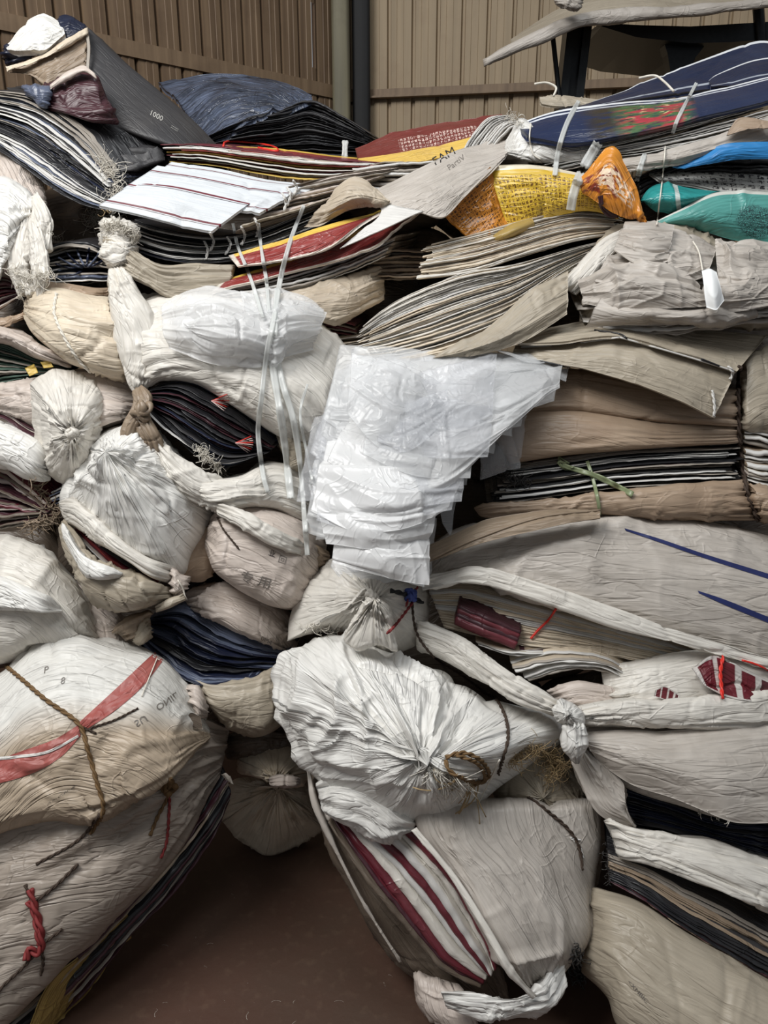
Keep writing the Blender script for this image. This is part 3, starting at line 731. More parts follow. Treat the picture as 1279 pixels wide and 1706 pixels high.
loft('pale_fold', [(36, 144, .06), (60, 146, .05), (86, 148, .05)], [(42, 156, .06), (62, 170, .05), (80, 180, .05)], M['blue'], t, f=.03, b=.05, nu=30, nv=30, pleat=.004, wr=.006)
text('print', '1000', (248, 190), (11, 6), (4, -11), M['wink'], t)
text('print', '::::::', (284, 212), (9, 5.5), (4, -8), M['wink'], t)

g = ('folded dark sacks seen edge-on in the leaning stack under the tall charcoal bundle', 'folded sack', 'leaning stack of navy and black sacks')
rnd = random.Random(3)
stack('folded_sack', [(-20, 150, .06), (50, 160, .06), (105, 190, .06), (150, 228, .06), (192, 286, .08)], [(-20, 236, .06), (50, 285, .06), (100, 322, .06), (140, 342, .06), (178, 352, .06)], 38,
      lambda i, r: (M['black'], M['hemg']) if i < 4 else r.choice([(M['black'], M['hem']), (M['navy'], M['blue']), (M['black'], M['hemg']), (M['black'], M['black']), (M['blue'], M['hem']), (M['navy'], M['navy'])]), L=.3, back=(.75, .6, .1), jit=.012, wav=.5, tag=g)
loft('black_sack_pile', [(10, 146, .22), (80, 150, .22), (160, 190, .2), (270, 235, .2)], [(60, 190, .1), (120, 220, .1), (190, 285, .1), (275, 268, .12)], M['char'], None, f=.03, b=.2, pleat=.008, wr=.006, e=(.1, .1))
meta(bpy.data.objects['black_sack_pile'], 'rumpled black sack lying between the leaning dark stack and the tall charcoal bundle', 'sack')
t = thing('frayed_tie', 'tangle of pale frayed threads at the right end of the leaning dark stack', 'thread tangle', (185, 290, .02))
fringe('threads', [(168, 262), (190, 300), (180, 345)], 110, 40, (.4, .3), M['thread'], t, spread=1.6, curl=.5, seed=4)

# dark stack at the back
t = thing('streaked_sack', 'slate-blue streaked sack lying on top of the black stack at the back', 'sack', (390, 200, .4))
sheet('sack_face', [(264, 140, .7), (330, 124, .8), (420, 126, .85), (470, 138, .85), (518, 160, .8)], [(345, 226, .38), (375, 218, .38), (415, 192, .4), (470, 180, .45), (520, 164, .5)], M['plaid'], t, bulge=.02, wr=.02, ws=.11, pleat=.006, pk=14, th=.012)
stack('folded_sack', [(345, 226, .4), (415, 192, .42), (470, 180, .45), (518, 166, .5), (575, 195, .5), (618, 224, .5)], [(335, 262, .4), (420, 262, .4), (480, 262, .42), (550, 260, .45), (622, 258, .5)], 22,
      lambda i, r: r.choice([(M['black'], M['black']), (M['black'], M['char']), (M['black'], M['char'])]), L=.35, back=(.1, 1, .1), jit=.02, wav=.6, ends=.06,
      tag=('folded black sacks edge-on in the stack at the back, under the slate-blue sack', 'folded sack', 'black stack at the back'))
t = thing('strap_end', 'short stub of clear strapping poking up above the yellow banded stack', 'strap', (575, 250, .3))
ribbon('strap_band', [(574, 262, .25), (575, 234, .25)], .016, M['strap'], t, n=10, free=True)

# white striped sacks
g2 = 'white striped sacks fanned on the left stack'
for k, (nm, T, B, lb) in enumerate((
    ('striped_sack', [(285, 268, .06), (370, 280, .06), (450, 298, .06), (530, 306, .06)], [(255, 292, .04), (340, 302, .04), (430, 318, .04), (505, 324, .04)], 'white sack with maroon stripes, rearmost of the fanned striped sacks'),
    ('striped_sack', [(262, 276, .03), (350, 290, .03), (430, 306, .03), (500, 316, .03)], [(205, 318, -.02), (290, 330, -.02), (370, 346, -.02), (432, 356, -.02)], 'white sack with maroon stripes, second from the front of the fanned striped sacks'),
    ('striped_sack', [(236, 296, .0), (300, 302, .0), (380, 318, .0), (430, 330, .0)], [(164, 340, -.06), (230, 356, -.06), (300, 374, -.06), (352, 384, -.06)], 'pale white sack with maroon stripes, frontmost of the fanned striped sacks'))):
    o = sheet(nm, T, B, M['stripe'], None, bulge=.012, wr=.004, ws=.1, th=.008)
    meta(o, lb, 'sack', g2)
stack('folded_sack', [(262, 240, .1), (330, 240, .1), (420, 250, .1), (520, 262, .1), (660, 272, .12)], [(280, 270, .1), (360, 276, .1), (440, 290, .1), (520, 300, .1), (640, 290, .1)], 11,
      lambda i, r: [(M['white'], M['hem']), (M['maroon'], M['maroon']), (M['cream'], M['hem']), (M['yellow'], M['yellow']), (M['red'], M['red']), (M['white'], M['hem'])][(i*5+1) % 6], L=.25, back=(.2, 1, .15), jit=.02, wav=.5, ends=.1,
      tag=('striped and yellow-banded sacks edge-on in the flat stack behind the white striped sacks', 'folded sack', 'flat stack behind the striped sacks'))
o = sheet('yellow_band_sack', [(375, 243, .2), (450, 247, .22), (540, 258, .24), (640, 266, .24)], [(380, 254, .09), (450, 260, .09), (540, 268, .1), (640, 276, .1)], M['redband'], None, bulge=.0, wr=.003, ws=.1, th=.004)
meta(o, 'long maroon sack with a yellow band, topmost of the flat stack behind the striped sacks', 'sack')
o = rope('red_tie', [(372, 244), (378, 236), (420, 238), (455, 244), (462, 252), (430, 246)], .0028, M['redstr'], None, n=40, twist=1, lift=.006)
meta(o, 'loose orange-red string looped on the yellow banded stack', 'string')
t = thing('black_stack', 'curved stack of black sacks with pale edges directly under the white striped sacks', 'sack stack', (380, 430, .1))
stack('folded_sack', [(212, 362, .05), (270, 380, .05), (350, 392, .05), (420, 382, .05), (520, 340, .05)], [(226, 418, .02), (290, 436, .02), (370, 438, .02), (450, 420, .02), (570, 378, .02)], 30,
      lambda i, r: r.choice([(M['black'], M['hem']), (M['black'], M['hemg']), (M['black'], M['black']), (M['navy'], M['black'])]), t, L=.28, back=(.2, 1, .1), wav=.5, ends=.04)
stack('folded_sack', [(480, 308, .06), (560, 292, .07), (680, 276, .1)], [(390, 388, -.01), (480, 362, .0), (580, 322, .04)], 13,
      lambda i, r: r.choice([(M['beige'], M['olive']), (M['dusk'], M['taupe']), (M['dusk'], M['hemg']), (M['beige'], M['pink'])]), L=.25, back=(.3, 1, .1), jit=.02, wav=.7, ends=.06,
      tag=('dull brown-beige sacks edge-on at the right end of the white striped sacks', 'folded sack', 'brown-beige stack beside the striped sacks'))
for (x, y, s) in ((350, 396, 1), (340, 410, 2), (378, 402, 3), (402, 386, 4), (424, 372, 5), (488, 308, 6), (478, 320, 7), (470, 330, 8)):
    o = rope('tie_end', [(x, y-8), (x+6, y+6), (x-3+s % 3*3, y+22)], .0032, M['hem'], None, n=14, lift=.01, twist=2)
    meta(o, 'short knotted white tie end hanging from the front edge of the striped sacks', 'tie', 'knotted tie ends of the striped sacks')

# beige flap and brick red sacks
o = sheet('beige_flap', [(555, 312, -.03), (585, 292, -.06), (612, 298, -.06), (632, 318, -.05), (650, 336, -.05)], [(505, 378, .0), (540, 376, -.02), (590, 352, -.03), (620, 342, -.04), (648, 338, -.05)], M['beige'], None, bulge=.03, wr=.006, pleat=.004, pk=30)
meta(o, 'curled translucent beige sack flap standing up above the brick-red sacks', 'sack')
red = 'brick red yellow-banded sacks lying slanted'
o = sheet('red_sack', [(700, 332, .1), (640, 350, .03), (560, 372, -.02), (480, 398, -.02), (380, 424, .0)], [(652, 342, -.02), (600, 376, -.06), (545, 416, -.06), (460, 436, -.05), (395, 444, -.02)], M['redband'], None, bulge=.01, wr=.004, ws=.06, th=.006)
meta(o, 'brick-red sack with a yellow band, upper of the two slanting red sacks', 'sack', red)
o = sheet('red_sack', [(745, 330, .1), (690, 352, .04), (600, 384, .01), (480, 432, .01), (372, 468, .02)], [(704, 344, -.02), (655, 384, -.04), (610, 418, -.04), (480, 454, -.03), (352, 488, -.02)], M['redband'], None, bulge=.01, wr=.004, ws=.06, th=.006)
meta(o, 'brick-red sack with a yellow band, lower of the two slanting red sacks', 'sack', red)
stack('folded_sack', [(352, 482, .0), (470, 456, .0), (560, 432, .01), (660, 392, .02)], [(390, 496, .0), (480, 486, .0), (570, 460, .01), (640, 430, .02)], 6, [(M['beige'], M['hemg']), (M['dusk'], M['hem'])], L=.25, back=(.3, 1, .1), jit=.015,
      tag=('beige sacks edge-on just beneath the brick-red sacks', 'folded sack', 'beige sacks under the red sacks'))

# ================================================================ top of the heap, right
o = sheet('maroon_lettered_sack', [(592, 250, .25), (650, 226, .28), (740, 204, .3), (836, 190, .3)], [(598, 276, .14), (680, 272, .14), (760, 256, .14), (840, 224, .14)], M['redtext'], None, bulge=.02, wr=.006, ws=.1, th=.006)
meta(o, 'dark red sack with pale lettering lines and a yellow band, nearest the back wall', 'sack')
stack('folded_sack', [(758, 268, .1), (785, 222, .1), (812, 194, .1), (842, 190, .12)], [(800, 275, .06), (830, 236, .06), (850, 214, .07), (868, 206, .1)], 12, [(M['white'], M['hem']), (M['grey'], M['hem'])], L=.22, back=(.3, 1, .1), jit=.012, wav=.6,
      tag=('crumpled white sacks bunched beside the dark red lettered sack', 'folded sack', 'white sacks bunched at the top'))
stack('folded_sack', [(585, 274, .1), (640, 268, .1), (700, 270, .1), (765, 262, .1)], [(600, 306, .08), (660, 318, .08), (720, 300, .08), (765, 280, .08)], 8, [(M['olive'], M['hemg']), (M['beige'], M['hem']), (M['cream'], M['hemg'])], L=.25, back=(.2, 1, .1), jit=.015, wav=.8,
      tag=('creased pale sacks edge-on below the dark red lettered sack', 'folded sack', 'creased pale sacks'))
t = thing('lettered_sack', 'folded grey-white sack with black lettering draped above the yellow sack', 'sack', (735, 340, .0))
sheet('sack_face', [(612, 322, .03), (660, 300, .02), (715, 272, .03), (770, 246, .06), (870, 228, .1)], [(640, 346, -.04), (690, 352, -.07), (738, 360, -.09), (775, 326, -.06), (822, 274, -.02)], M['grey'], t, bulge=.03, wr=.008, ws=.12, pleat=.002, th=.005)
sheet('folded_edge', [(632, 338, -.04), (668, 346, -.06), (705, 352, -.08)], [(640, 362, -.05), (600, 386, -.06), (566, 414, -.06)], M['hem'], t, wr=.003, nv=12, bvh=False)
text('print', 'FAM', (724, 276), (19, -11), (-9, -17), M['ink'], t)
text('print', 'PartiV', (748, 284), (11, -8), (-7, -11), M['gink'], t)

t = thing('yellow_sack', 'yellow sack printed with small dark characters, folded and squeezed between white sacks and beige stack', 'sack', (870, 395, .1))
sheet('sack_face', [(812, 276, -.0), (860, 276, -.02), (920, 284, -.02), (985, 296, -.02), (1040, 310, .0)], [(848, 396, .03), (880, 386, .02), (930, 360, .0), (980, 352, -.01), (1030, 364, -.02)], M['yprint'], t, bulge=.03, wr=.010, ws=.1, th=.004)
sheet('folded_side', [(816, 278, -.01), (780, 310, -.02), (730, 352, -.02)], [(850, 392, .03), (830, 398, .0), (788, 404, .0)], M['yside'], t, bulge=-.02, wr=.006, ws=.08, th=.004)
sheet('orange_flap', [(965, 306, -.06), (990, 280, -.08), (1020, 250, -.1), (1046, 284, -.1), (1062, 320, -.1), (1076, 372, -.09)], [(975, 318, -.06), (985, 326, -.07), (1000, 338, -.08), (1020, 352, -.08), (1046, 362, -.08), (1070, 374, -.08)], M['orange'], t, bulge=.03, wr=.008, ws=.07, th=.004)
sheet('lower_fold', [(822, 394, -.01), (850, 376, -.01), (886, 364, -.0)], [(826, 402, -.0), (850, 398, -.0), (890, 378, -.0)], M['mustard'], t, bulge=.03, wr=.004, nu=30, nv=20)
ribbon('dark_handle', [(1000, 326), (1003, 346), (1016, 358), (1030, 360)], .011, M['dmaroon'], t, n=20, lift=.008)

t = thing('teal_sack', 'teal sack with a dark net-like round emblem, at the right edge', 'sack', (1180, 390, .1))
sheet('sack_face', [(1085, 372, -.01), (1130, 350, -.03), (1200, 318, -.03), (1300, 318, -.02)], [(1110, 378, .0), (1150, 382, .0), (1220, 400, .0), (1300, 404, .0)], M['teal'], t, bulge=.03, wr=.006, ws=.1, th=.005)
o = sheet('teal_folded_sack', [(1066, 332, .0), (1085, 308, .0), (1112, 302, .0), (1150, 310, .0), (1202, 318, .0)], [(1068, 336, .0), (1090, 352, .0), (1120, 354, .0), (1150, 346, -.01), (1200, 324, .0)], M['teal2'], None, bulge=.05, wr=.006, ws=.1, th=.005)
meta(o, 'small folded teal sack with a pale band, left of the emblem sack', 'sack')
o = sheet('printed_white_sack', [(1076, 284, .1), (1140, 276, .12), (1220, 280, .12), (1300, 284, .12)], [(1100, 300, .02), (1150, 308, .02), (1210, 320, .02), (1300, 328, .02)], M['charsack'], None, bulge=.01, wr=.004, ws=.1, th=.005)
meta(o, 'grey-white sack with columns of printed characters above the teal sacks', 'sack')
stack('folded_sack', [(1060, 298, .08), (1150, 262, .09), (1300, 250, .09)], [(1070, 330, .06), (1150, 290, .08), (1300, 290, .08)], 5, [(M['black'], M['black']), (M['char'], M['black'])], L=.2, back=(.1, 1, .05), jit=.01,  # black sacks put in as the shade of a dark gap
      tag=('black filler sacks standing in for the shade behind the teal and printed white sacks', 'folded sack', 'gap shade sacks behind the teal sacks'))

# navy sacks and the white stack they lie on
t = thing('navy_flower_sack', 'navy sack with a red flower and green leaf print, tied over the white stack', 'sack', (1000, 220, .1))
sheet('sack_face', [(858, 206, .04), (930, 182, .05), (1040, 168, .06), (1130, 158, .07), (1300, 124, .08)], [(880, 222, -.04), (950, 236, -.05), (1040, 224, -.05), (1130, 204, -.04), (1300, 160, -.02)], M['floral'], t, bulge=.03, wr=.004, ws=.12, th=.012)
o = sheet('navy_sack', [(930, 180, .16), (1010, 160, .18), (1120, 116, .22), (1250, 70, .26), (1300, 72, .26)], [(935, 184, .1), (1010, 170, .1), (1120, 154, .11), (1250, 136, .12), (1300, 128, .12)], M['navyhem'], None, bulge=-.01, wr=.004, ws=.12, th=.01)
meta(o, 'dark navy sack with a white hem, standing highest at the right behind the flower-print sack', 'sack')
o = sheet('navy_sack', [(1180, 134, .14), (1196, 122, .16), (1250, 100, .18), (1300, 92, .18)], [(1185, 142, .09), (1220, 140, .09), (1260, 132, .09), (1300, 126, .09)], M['navyhem'], None, bulge=.0, wr=.004, ws=.12, th=.01)
meta(o, 'faded navy sack tucked between the flower-print sack and the highest navy sack', 'sack')
t = thing('pale_blue_sack', 'bluish-white sack bulging at the left end under the flower-print sack', 'sack', (890, 265, .05))
loft('sack_body', [(842, 232, .06), (865, 196, .05), (900, 212, .03), (950, 232, .03), (1010, 236, .04)], [(838, 256, .04), (870, 270, .03), (915, 272, .02), (960, 268, .02), (1010, 258, .03)], M['white2'], t, f=.05, b=.12, pleat=.004, wr=.006, ws=.09)
fringe('frayed_corner', [(852, 190), (868, 206)], 40, 22, (-.5, .2), M['thread'], t, spread=1.0, seed=21)
o = sheet('small_pale_sack', [(898, 166, .2), (925, 160, .2), (960, 162, .2), (1000, 166, .2)], [(900, 176, .16), (930, 180, .16), (960, 178, .16), (1002, 172, .16)], M['olive'], None, bulge=.01, wr=.006, th=.006)
meta(o, 'narrow dull pale sack end poking out behind the left tip of the flower-print sack', 'sack')
stack('folded_sack', [(890, 258, .0), (1000, 238, .0), (1130, 206, .0), (1300, 158, .0)], [(905, 292, -.0), (1010, 270, .0), (1130, 252, .0), (1300, 208, .0)], 14, lambda i, r: r.choice([(M['white'], M['hem']), (M['grey'], M['hem']), (M['cream'], M['hem']), (M['grey'], M['hemg'])]), L=.3, back=(.1, 1, .1), jit=.012, wav=.6, ends=.08,
      tag=('white sacks edge-on in the slanting stack under the flower-print sack', 'folded sack', 'slanting white stack'))
o = sheet('white_draped_sack', [(1000, 272, -.03), (1100, 252, -.03), (1180, 228, -.03), (1300, 190, -.02)], [(1050, 286, -.03), (1120, 278, -.03), (1200, 258, -.02), (1300, 246, -.01)], M['grey'], None, bulge=.02, wr=.005, pleat=.003, pk=25, th=.006)
meta(o, 'greyish-white sack draped on the front of the slanting white stack, above the black gap', 'sack')
o = sheet('tan_corner_sack', [(1215, 214, -.05), (1236, 196, -.05), (1300, 206, -.05)], [(1210, 226, -.05), (1250, 216, -.06), (1300, 214, -.06)], M['tan'], None, wr=.003)
meta(o, 'small tan sack corner resting on the slanting white stack at the right edge', 'sack')
o = sheet('blue_sack', [(1120, 276, -.02), (1170, 256, -.03), (1210, 238, -.04), (1300, 236, -.04)], [(1140, 280, -.03), (1180, 274, -.03), (1230, 266, -.03), (1300, 264, -.03)], M['azure'], None, wr=.003, bulge=.01)
meta(o, 'bright blue sack edge under the draped white sack at the right', 'sack')

# ================================================================ filler bundles of the second row, dark colour painting the shade of the gaps
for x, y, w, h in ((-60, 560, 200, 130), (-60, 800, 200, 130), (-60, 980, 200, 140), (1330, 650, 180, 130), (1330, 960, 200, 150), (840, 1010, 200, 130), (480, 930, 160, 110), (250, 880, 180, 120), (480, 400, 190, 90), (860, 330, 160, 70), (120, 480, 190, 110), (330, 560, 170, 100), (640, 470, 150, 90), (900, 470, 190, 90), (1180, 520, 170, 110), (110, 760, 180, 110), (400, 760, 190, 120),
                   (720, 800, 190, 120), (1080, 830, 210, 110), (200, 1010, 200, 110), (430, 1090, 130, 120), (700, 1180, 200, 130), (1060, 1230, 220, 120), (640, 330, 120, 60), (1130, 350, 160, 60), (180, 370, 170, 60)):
    o = loft('gap_shade_bundle', [(x-w, y-h*.2, .36), (x-w*.5, y-h*.9, .36), (x+w*.5, y-h, .36), (x+w, y-h*.3, .36)], [(x-w, y+h*.3, .36), (x-w*.5, y+h, .36), (x+w*.5, y+h*.9, .36), (x+w, y+h*.3, .36)],
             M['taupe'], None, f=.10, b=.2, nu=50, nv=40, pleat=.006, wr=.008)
    meta(o, 'filler sack bundle behind the front row, coloured dark for the shade in the gaps', 'sack bundle', 'buried bundles behind the front row')

# ================================================================ left edge column, top to bottom
t = thing('pinkish_sack', 'pinkish-white sack hanging at the left edge behind the leaning dark stack', 'sack', (20, 330, .1))
loft('sack_body', [(-30, 200, .14), (5, 196, .14), (40, 250, .12), (75, 320, .1)], [(-30, 330, .1), (0, 350, .08), (40, 360, .06), (78, 345, .08)], M['pink'], t, f=.05, b=.14, pleat=.006, wr=.008)
t = thing('frayed_white_bag', 'blown-out white bag at the left edge with a knotted neck and long frayed tail', 'bag', (40, 480, .0))
loft('bag_body', [(-40, 300, .04), (10, 296, .03), (50, 325, .02), (68, 345, .02)], [(-40, 480, .02), (-5, 470, .0), (20, 420, .0), (55, 362, .01)], M['white2'], t, f=.07, b=.16, pleat=.008, wr=.007, e=(.1, .3), neck=(0, 1.5))
loft('gathered_neck', [(62, 318, .0), (80, 340, -.02), (92, 372, -.02), (86, 420, -.02)], [(52, 330, .0), (48, 355, -.02), (40, 400, -.02), (44, 440, -.02)], M['white'], t, f=.03, b=.05, nu=60, nv=60, pleat=.007, wr=.006, e=(.15, .1))
loft('tail', [(58, 360, -.03), (78, 400, -.04), (84, 450, -.04), (74, 505, -.03)], [(50, 365, -.03), (46, 410, -.04), (52, 455, -.04), (62, 505, -.03)], M['white'], t, f=.02, b=.02, nu=60, nv=50, pleat=.005, wr=.004, e=(.1, .1))
loft('spread_cloth', [(22, 345, -.01), (12, 390, -.01), (8, 440, -.01), (30, 490, .0)], [(50, 350, -.01), (50, 400, -.01), (48, 450, -.01), (66, 496, .0)], M['white'], t, f=.02, b=.03, nu=60, nv=50, pleat=.007, wr=.006, e=(.1, .1))
fringe('frayed_threads', [(88, 390), (96, 430), (70, 460), (20, 450)], 160, 34, (.3, 1), M['thread'], t, spread=.9, seed=5)
t = thing('gathered_dark_stack', 'small bunch of black sacks drawn together by a knot, left of the hanging white strip', 'sack stack', (150, 460, .1))
stack('folded_sack', [(16, 412, .05), (60, 418, .05), (105, 400, .06), (150, 402, .06), (190, 420, .06)], [(30, 452, .03), (80, 470, .03), (120, 474, .03), (160, 472, .04), (190, 470, .06)], 16,
      lambda i, r: r.choice([(M['navy'], M['hem']), (M['black'], M['blue']), (M['black'], M['hemg']), (M['black'], M['black'])]), t, L=.2, back=(.2, 1, .1), jit=.02, wav=1.0)
for i in range(9):
    a = 2.3 + i*.42
    o = rope('gathered_edge', [(143+math.cos(a)*6, 448+math.sin(a)*4), (143+math.cos(a)*28, 446+math.sin(a)*15), (143+math.cos(a)*50, 440+math.sin(a)*26)], .0028, M['blue'] if i % 2 else M['navy'], t, n=16, twist=1, lift=.012)
o = loft('tan_sack', [(40, 452, .05), (90, 470, .04), (140, 474, .04), (190, 474, .06)], [(40, 486, .05), (90, 500, .03), (140, 500, .03), (190, 500, .05)], M['tan'], None, f=.04, b=.14, pleat=.003)
meta(o, 'flat tan sack squeezed between the gathered black bunch and the cream bundle', 'sack')
t = thing('threads_heap', 'clump of white and straw-coloured frayed threads under the front corner of the striped sacks', 'thread tangle', (185, 400, .0))
fringe('threads', [(150, 360), (180, 372), (215, 390)], 160, 44, (.1, 1), M['thread'], t, spread=1.2, curl=.5, seed=6)
fringe('straw_threads', [(170, 350), (200, 362)], 60, 24, (.2, 1), M['tthread'], t, spread=1.6, curl=.6, seed=7)

# gathered white sack neck under the black stack, with the long hanging strip
t = thing('gathered_white_sack', 'white sack gathered into a frayed neck, its end hanging down as a long strip', 'sack', (200, 470, .0))
loft('pleated_fan', [(176, 392, -.02), (200, 400, -.04), (260, 440, -.03), (320, 440, .0), (392, 442, .02)], [(182, 440, -.02), (210, 456, -.04), (250, 478, -.03), (300, 502, .0), (384, 492, .02)], M['olive'], t, f=.022, b=.14, pleat=.006, wr=.002, e=(.1, .02), neck=(2.5, 0), pk=14, prof=.3)
loft('frayed_neck', [(170, 372, -.03), (198, 372, -.04), (222, 385, -.04), (226, 400, -.03)], [(172, 430, -.03), (190, 445, -.04), (206, 440, -.04), (224, 412, -.03)], M['white'], t, f=.03, b=.05, pleat=.008, wr=.01, ws=.03, nu=60, nv=56)
fringe('frayed_threads', [(176, 378), (205, 378), (226, 400)], 200, 22, (.3, -.5), M['thread'], t, spread=2.0, curl=.5, seed=8)
loft('hanging_strip', [(198, 440, -.05), (225, 480, -.06), (262, 540, -.06), (272, 590, -.05), (246, 648, -.05)], [(180, 450, -.05), (182, 510, -.06), (192, 570, -.06), (210, 625, -.05), (226, 656, -.05)], M['white'], t, f=.03, b=.05, pleat=.006, wr=.008, ws=.05, e=(.15, .15), neck=(1.5, 1.5))

t = thing('cream_bundle', 'bulging cream bundle with a light tie band round its left third, at the left', 'sack bundle', (120, 610, .0))
loft('bundle_body', [(42, 500, .02), (80, 486, .0), (130, 486, .0), (190, 492, .02)], [(40, 528, .02), (70, 566, -.01), (130, 606, -.02), (212, 636, .02)], M['cream'], t, f=.09, b=.2, pleat=.006, wr=.010, ws=.06, e=(.2, .08), pk=11)
rope('tie_band', [(94, 488), (90, 520), (104, 556), (128, 596), (150, 620)], .0035, M['thread'], t, n=40, twist=2)
t = thing('maroon_edge_stack', 'maroon sacks edge-on at the left picture edge above the cream sack strip', 'sack stack', (5, 500, .0))
stack('folded_sack', [(-40, 470, .02), (5, 462, .02), (32, 478, .02)], [(-40, 540, .02), (5, 516, .02), (34, 494, .02)], 12, [(M['maroon'], M['maroon']), (M['dmaroon'], M['pink']), (M['maroon'], M['dmaroon'])], t, L=.2, back=(-.3, 1, .1))
fringe('frayed_ends', [(30, 470), (34, 498)], 50, 16, (1, .3), M['thread'], t, spread=.8, seed=9)
o = loft('pink_brown_strip', [(-40, 538, .03), (0, 530, .03), (46, 512, .03)], [(-40, 556, .03), (0, 552, .03), (44, 532, .03)], M['tan'], None, f=.03, b=.1, pleat=.003)
meta(o, 'narrow pinkish-brown sack roll under the maroon edge stack at the left edge', 'sack')
o = loft('cream_strip', [(-40, 534, .0), (20, 548, -.01), (80, 580, -.01), (120, 604, .0)], [(-40, 572, .0), (10, 572, -.02), (60, 596, -.02), (118, 612, .0)], M['pink'], None, f=.05, b=.14, pleat=.007, wr=.006)
meta(o, 'pale folded sack strip slanting over the green sacks at the left edge', 'sack')
t = thing('green_stack', 'green sacks with yellow corners fanned at the left edge', 'sack stack', (30, 620, .0))
stack('folded_sack', [(-40, 562, .02), (10, 574, .02), (60, 598, .02), (106, 612, .02)], [(-40, 650, .02), (10, 640, .02), (60, 630, .02), (108, 622, .02)], 16, lambda i, r: r.choice([(M['green'], M['green']), (M['green'], M['hemg']), (M['char'], M['green'])]), t, L=.2, back=(.2, 1, .1), jit=.015, wav=1.0)
for q in (((40, 612), (56, 606), (62, 620), (48, 626)), ((68, 604), (84, 602), (90, 612), (74, 614))):
    sheet('yellow_corner', [(*q[0], -.03), (*q[1], -.03)], [(*q[3], -.03), (*q[2], -.03)], M['yellow'], t, nu=10, nv=8, bvh=False)

o = loft('pale_pink_bundle', [(-40, 640, .03), (20, 634, .02), (90, 620, .02), (150, 618, .03), (240, 640, .05)], [(-40, 680, .03), (20, 700, .02), (80, 716, .02), (160, 712, .02), (240, 690, .05)], M['pink'], None, f=.06, b=.2, pleat=.006, wr=.006)
meta(o, 'long pale pinkish bundle lying behind the knotted white bag at the left', 'sack bundle')
t = thing('knotted_white_bag', 'white bag with star-like pleats round its knot, beside the brown tied knot', 'bag', (120, 770, .0))
puff('bag_body', [(52, 640, -.02), (85, 618, -.02), (130, 624, -.01), (165, 650, -.01), (168, 700, -.01), (158, 760, -.01), (120, 800, .0), (86, 790, .0), (66, 742, .0), (56, 690, -.01)], (120, 724, -.03), M['white'], t, f=.10, b=.18, pleat=.015, dim=.03, dr=.12, pk=3.5, wr=.007)
loft('side_gather', [(150, 660, .0), (190, 664, .0), (230, 676, .02)], [(150, 720, -.01), (186, 706, -.01), (228, 694, .02)], M['pink'], t, f=.05, b=.12, pleat=.008, wr=.004, neck=(0, 2), nu=60)
knot('neck_knot', 120, 722, .014, .005, M['white'], t, seed=3)
t = thing('plum_stack', 'plum and pink striped sacks edge-on at the left edge beside the knotted white bag', 'sack stack', (30, 700, .0))
stack('folded_sack', [(-40, 640, .01), (0, 656, .01), (40, 682, .01), (78, 712, .01)], [(-40, 700, .0), (0, 698, .0), (40, 720, .0), (76, 735, .0)], 11, [(M['maroon'], M['pink']), (M['dmaroon'], M['dmaroon']), (M['maroon'], M['hem'])], t, L=.2, back=(.4, 1, .1))
o = loft('white_edge_sack', [(-40, 690, .0), (10, 706, -.01), (50, 726, -.01), (86, 760, .0)], [(-40, 780, .0), (10, 776, -.02), (46, 796, -.02), (84, 800, .0)], M['white2'], None, f=.06, b=.16, pleat=.007, wr=.008)
meta(o, 'crinkled white sack at the left edge between the two plum stacks', 'sack')
t = thing('plum_stack', 'plum sacks spread at the left edge with a frayed brownish fringe on their right', 'sack stack', (20, 860, .0))
stack('folded_sack', [(-40, 762, .02), (5, 775, .02), (45, 805, .02), (80, 840, .02)], [(-40, 850, .01), (10, 850, .01), (50, 858, .01), (84, 862, .01)], 9, [(M['maroon'], M['pink']), (M['dmaroon'], M['taupe']), (M['maroon'], M['maroon'])], t, L=.2, back=(.4, 1, .1), wav=.6)
stack('folded_sack', [(-40, 852, .01), (20, 850, .01), (70, 848, .01)], [(-40, 890, .01), (20, 880, .01), (70, 868, .01)], 5, [(M['taupe'], M['hemg']), (M['dmaroon'], M['taupe'])], t, L=.2, back=(.4, 1, .1), wav=.6)
fringe('fringe', [(50, 800), (75, 830), (90, 860), (40, 870)], 170, 34, (.3, 1), M['dusk'], t, spread=.8, curl=.3, seed=10, r=.0011)
t = thing('navy_bunch', 'little bunch of blue-black sacks poking out between the white bags at the left', 'sack stack', (108, 830, .0))
stack('folded_sack', [(84, 818, .01), (110, 808, .01), (132, 816, .01)], [(90, 846, .01), (112, 842, .01), (130, 836, .01)], 7, [(M['navy'], M['hem']), (M['black'], M['blue'])], t, L=.12, back=(.2, 1, .1), wav=.8, nu=40)

# brown tied knot
t = thing('brown_knot', 'twisted grey-brown knotted sack end between the knotted white bag and the open navy bundle', 'knot', (226, 690, -.06))
loft('twisted_end', [(236, 640, -.09), (252, 664, -.1), (244, 690, -.1), (232, 710, -.1), (214, 748, -.08)], [(224, 650, -.09), (222, 676, -.1), (212, 700, -.1), (202, 724, -.1), (196, 746, -.08)], M['dusk'], t, f=.02, b=.02, nu=60, nv=44, pleat=.005, wr=.005, ws=.03, e=(.1, .1))
loft('twisted_end', [(240, 690, -.1), (262, 720, -.1), (276, 748, -.08)], [(222, 700, -.1), (232, 728, -.1), (238, 756, -.08)], M['dusk'], t, f=.02, b=.02, nu=50, nv=40, pleat=.005, wr=.004, e=(.1, .1))
knot('binding', 236, 684, .02, .006, M['dusk'], t, seed=5)

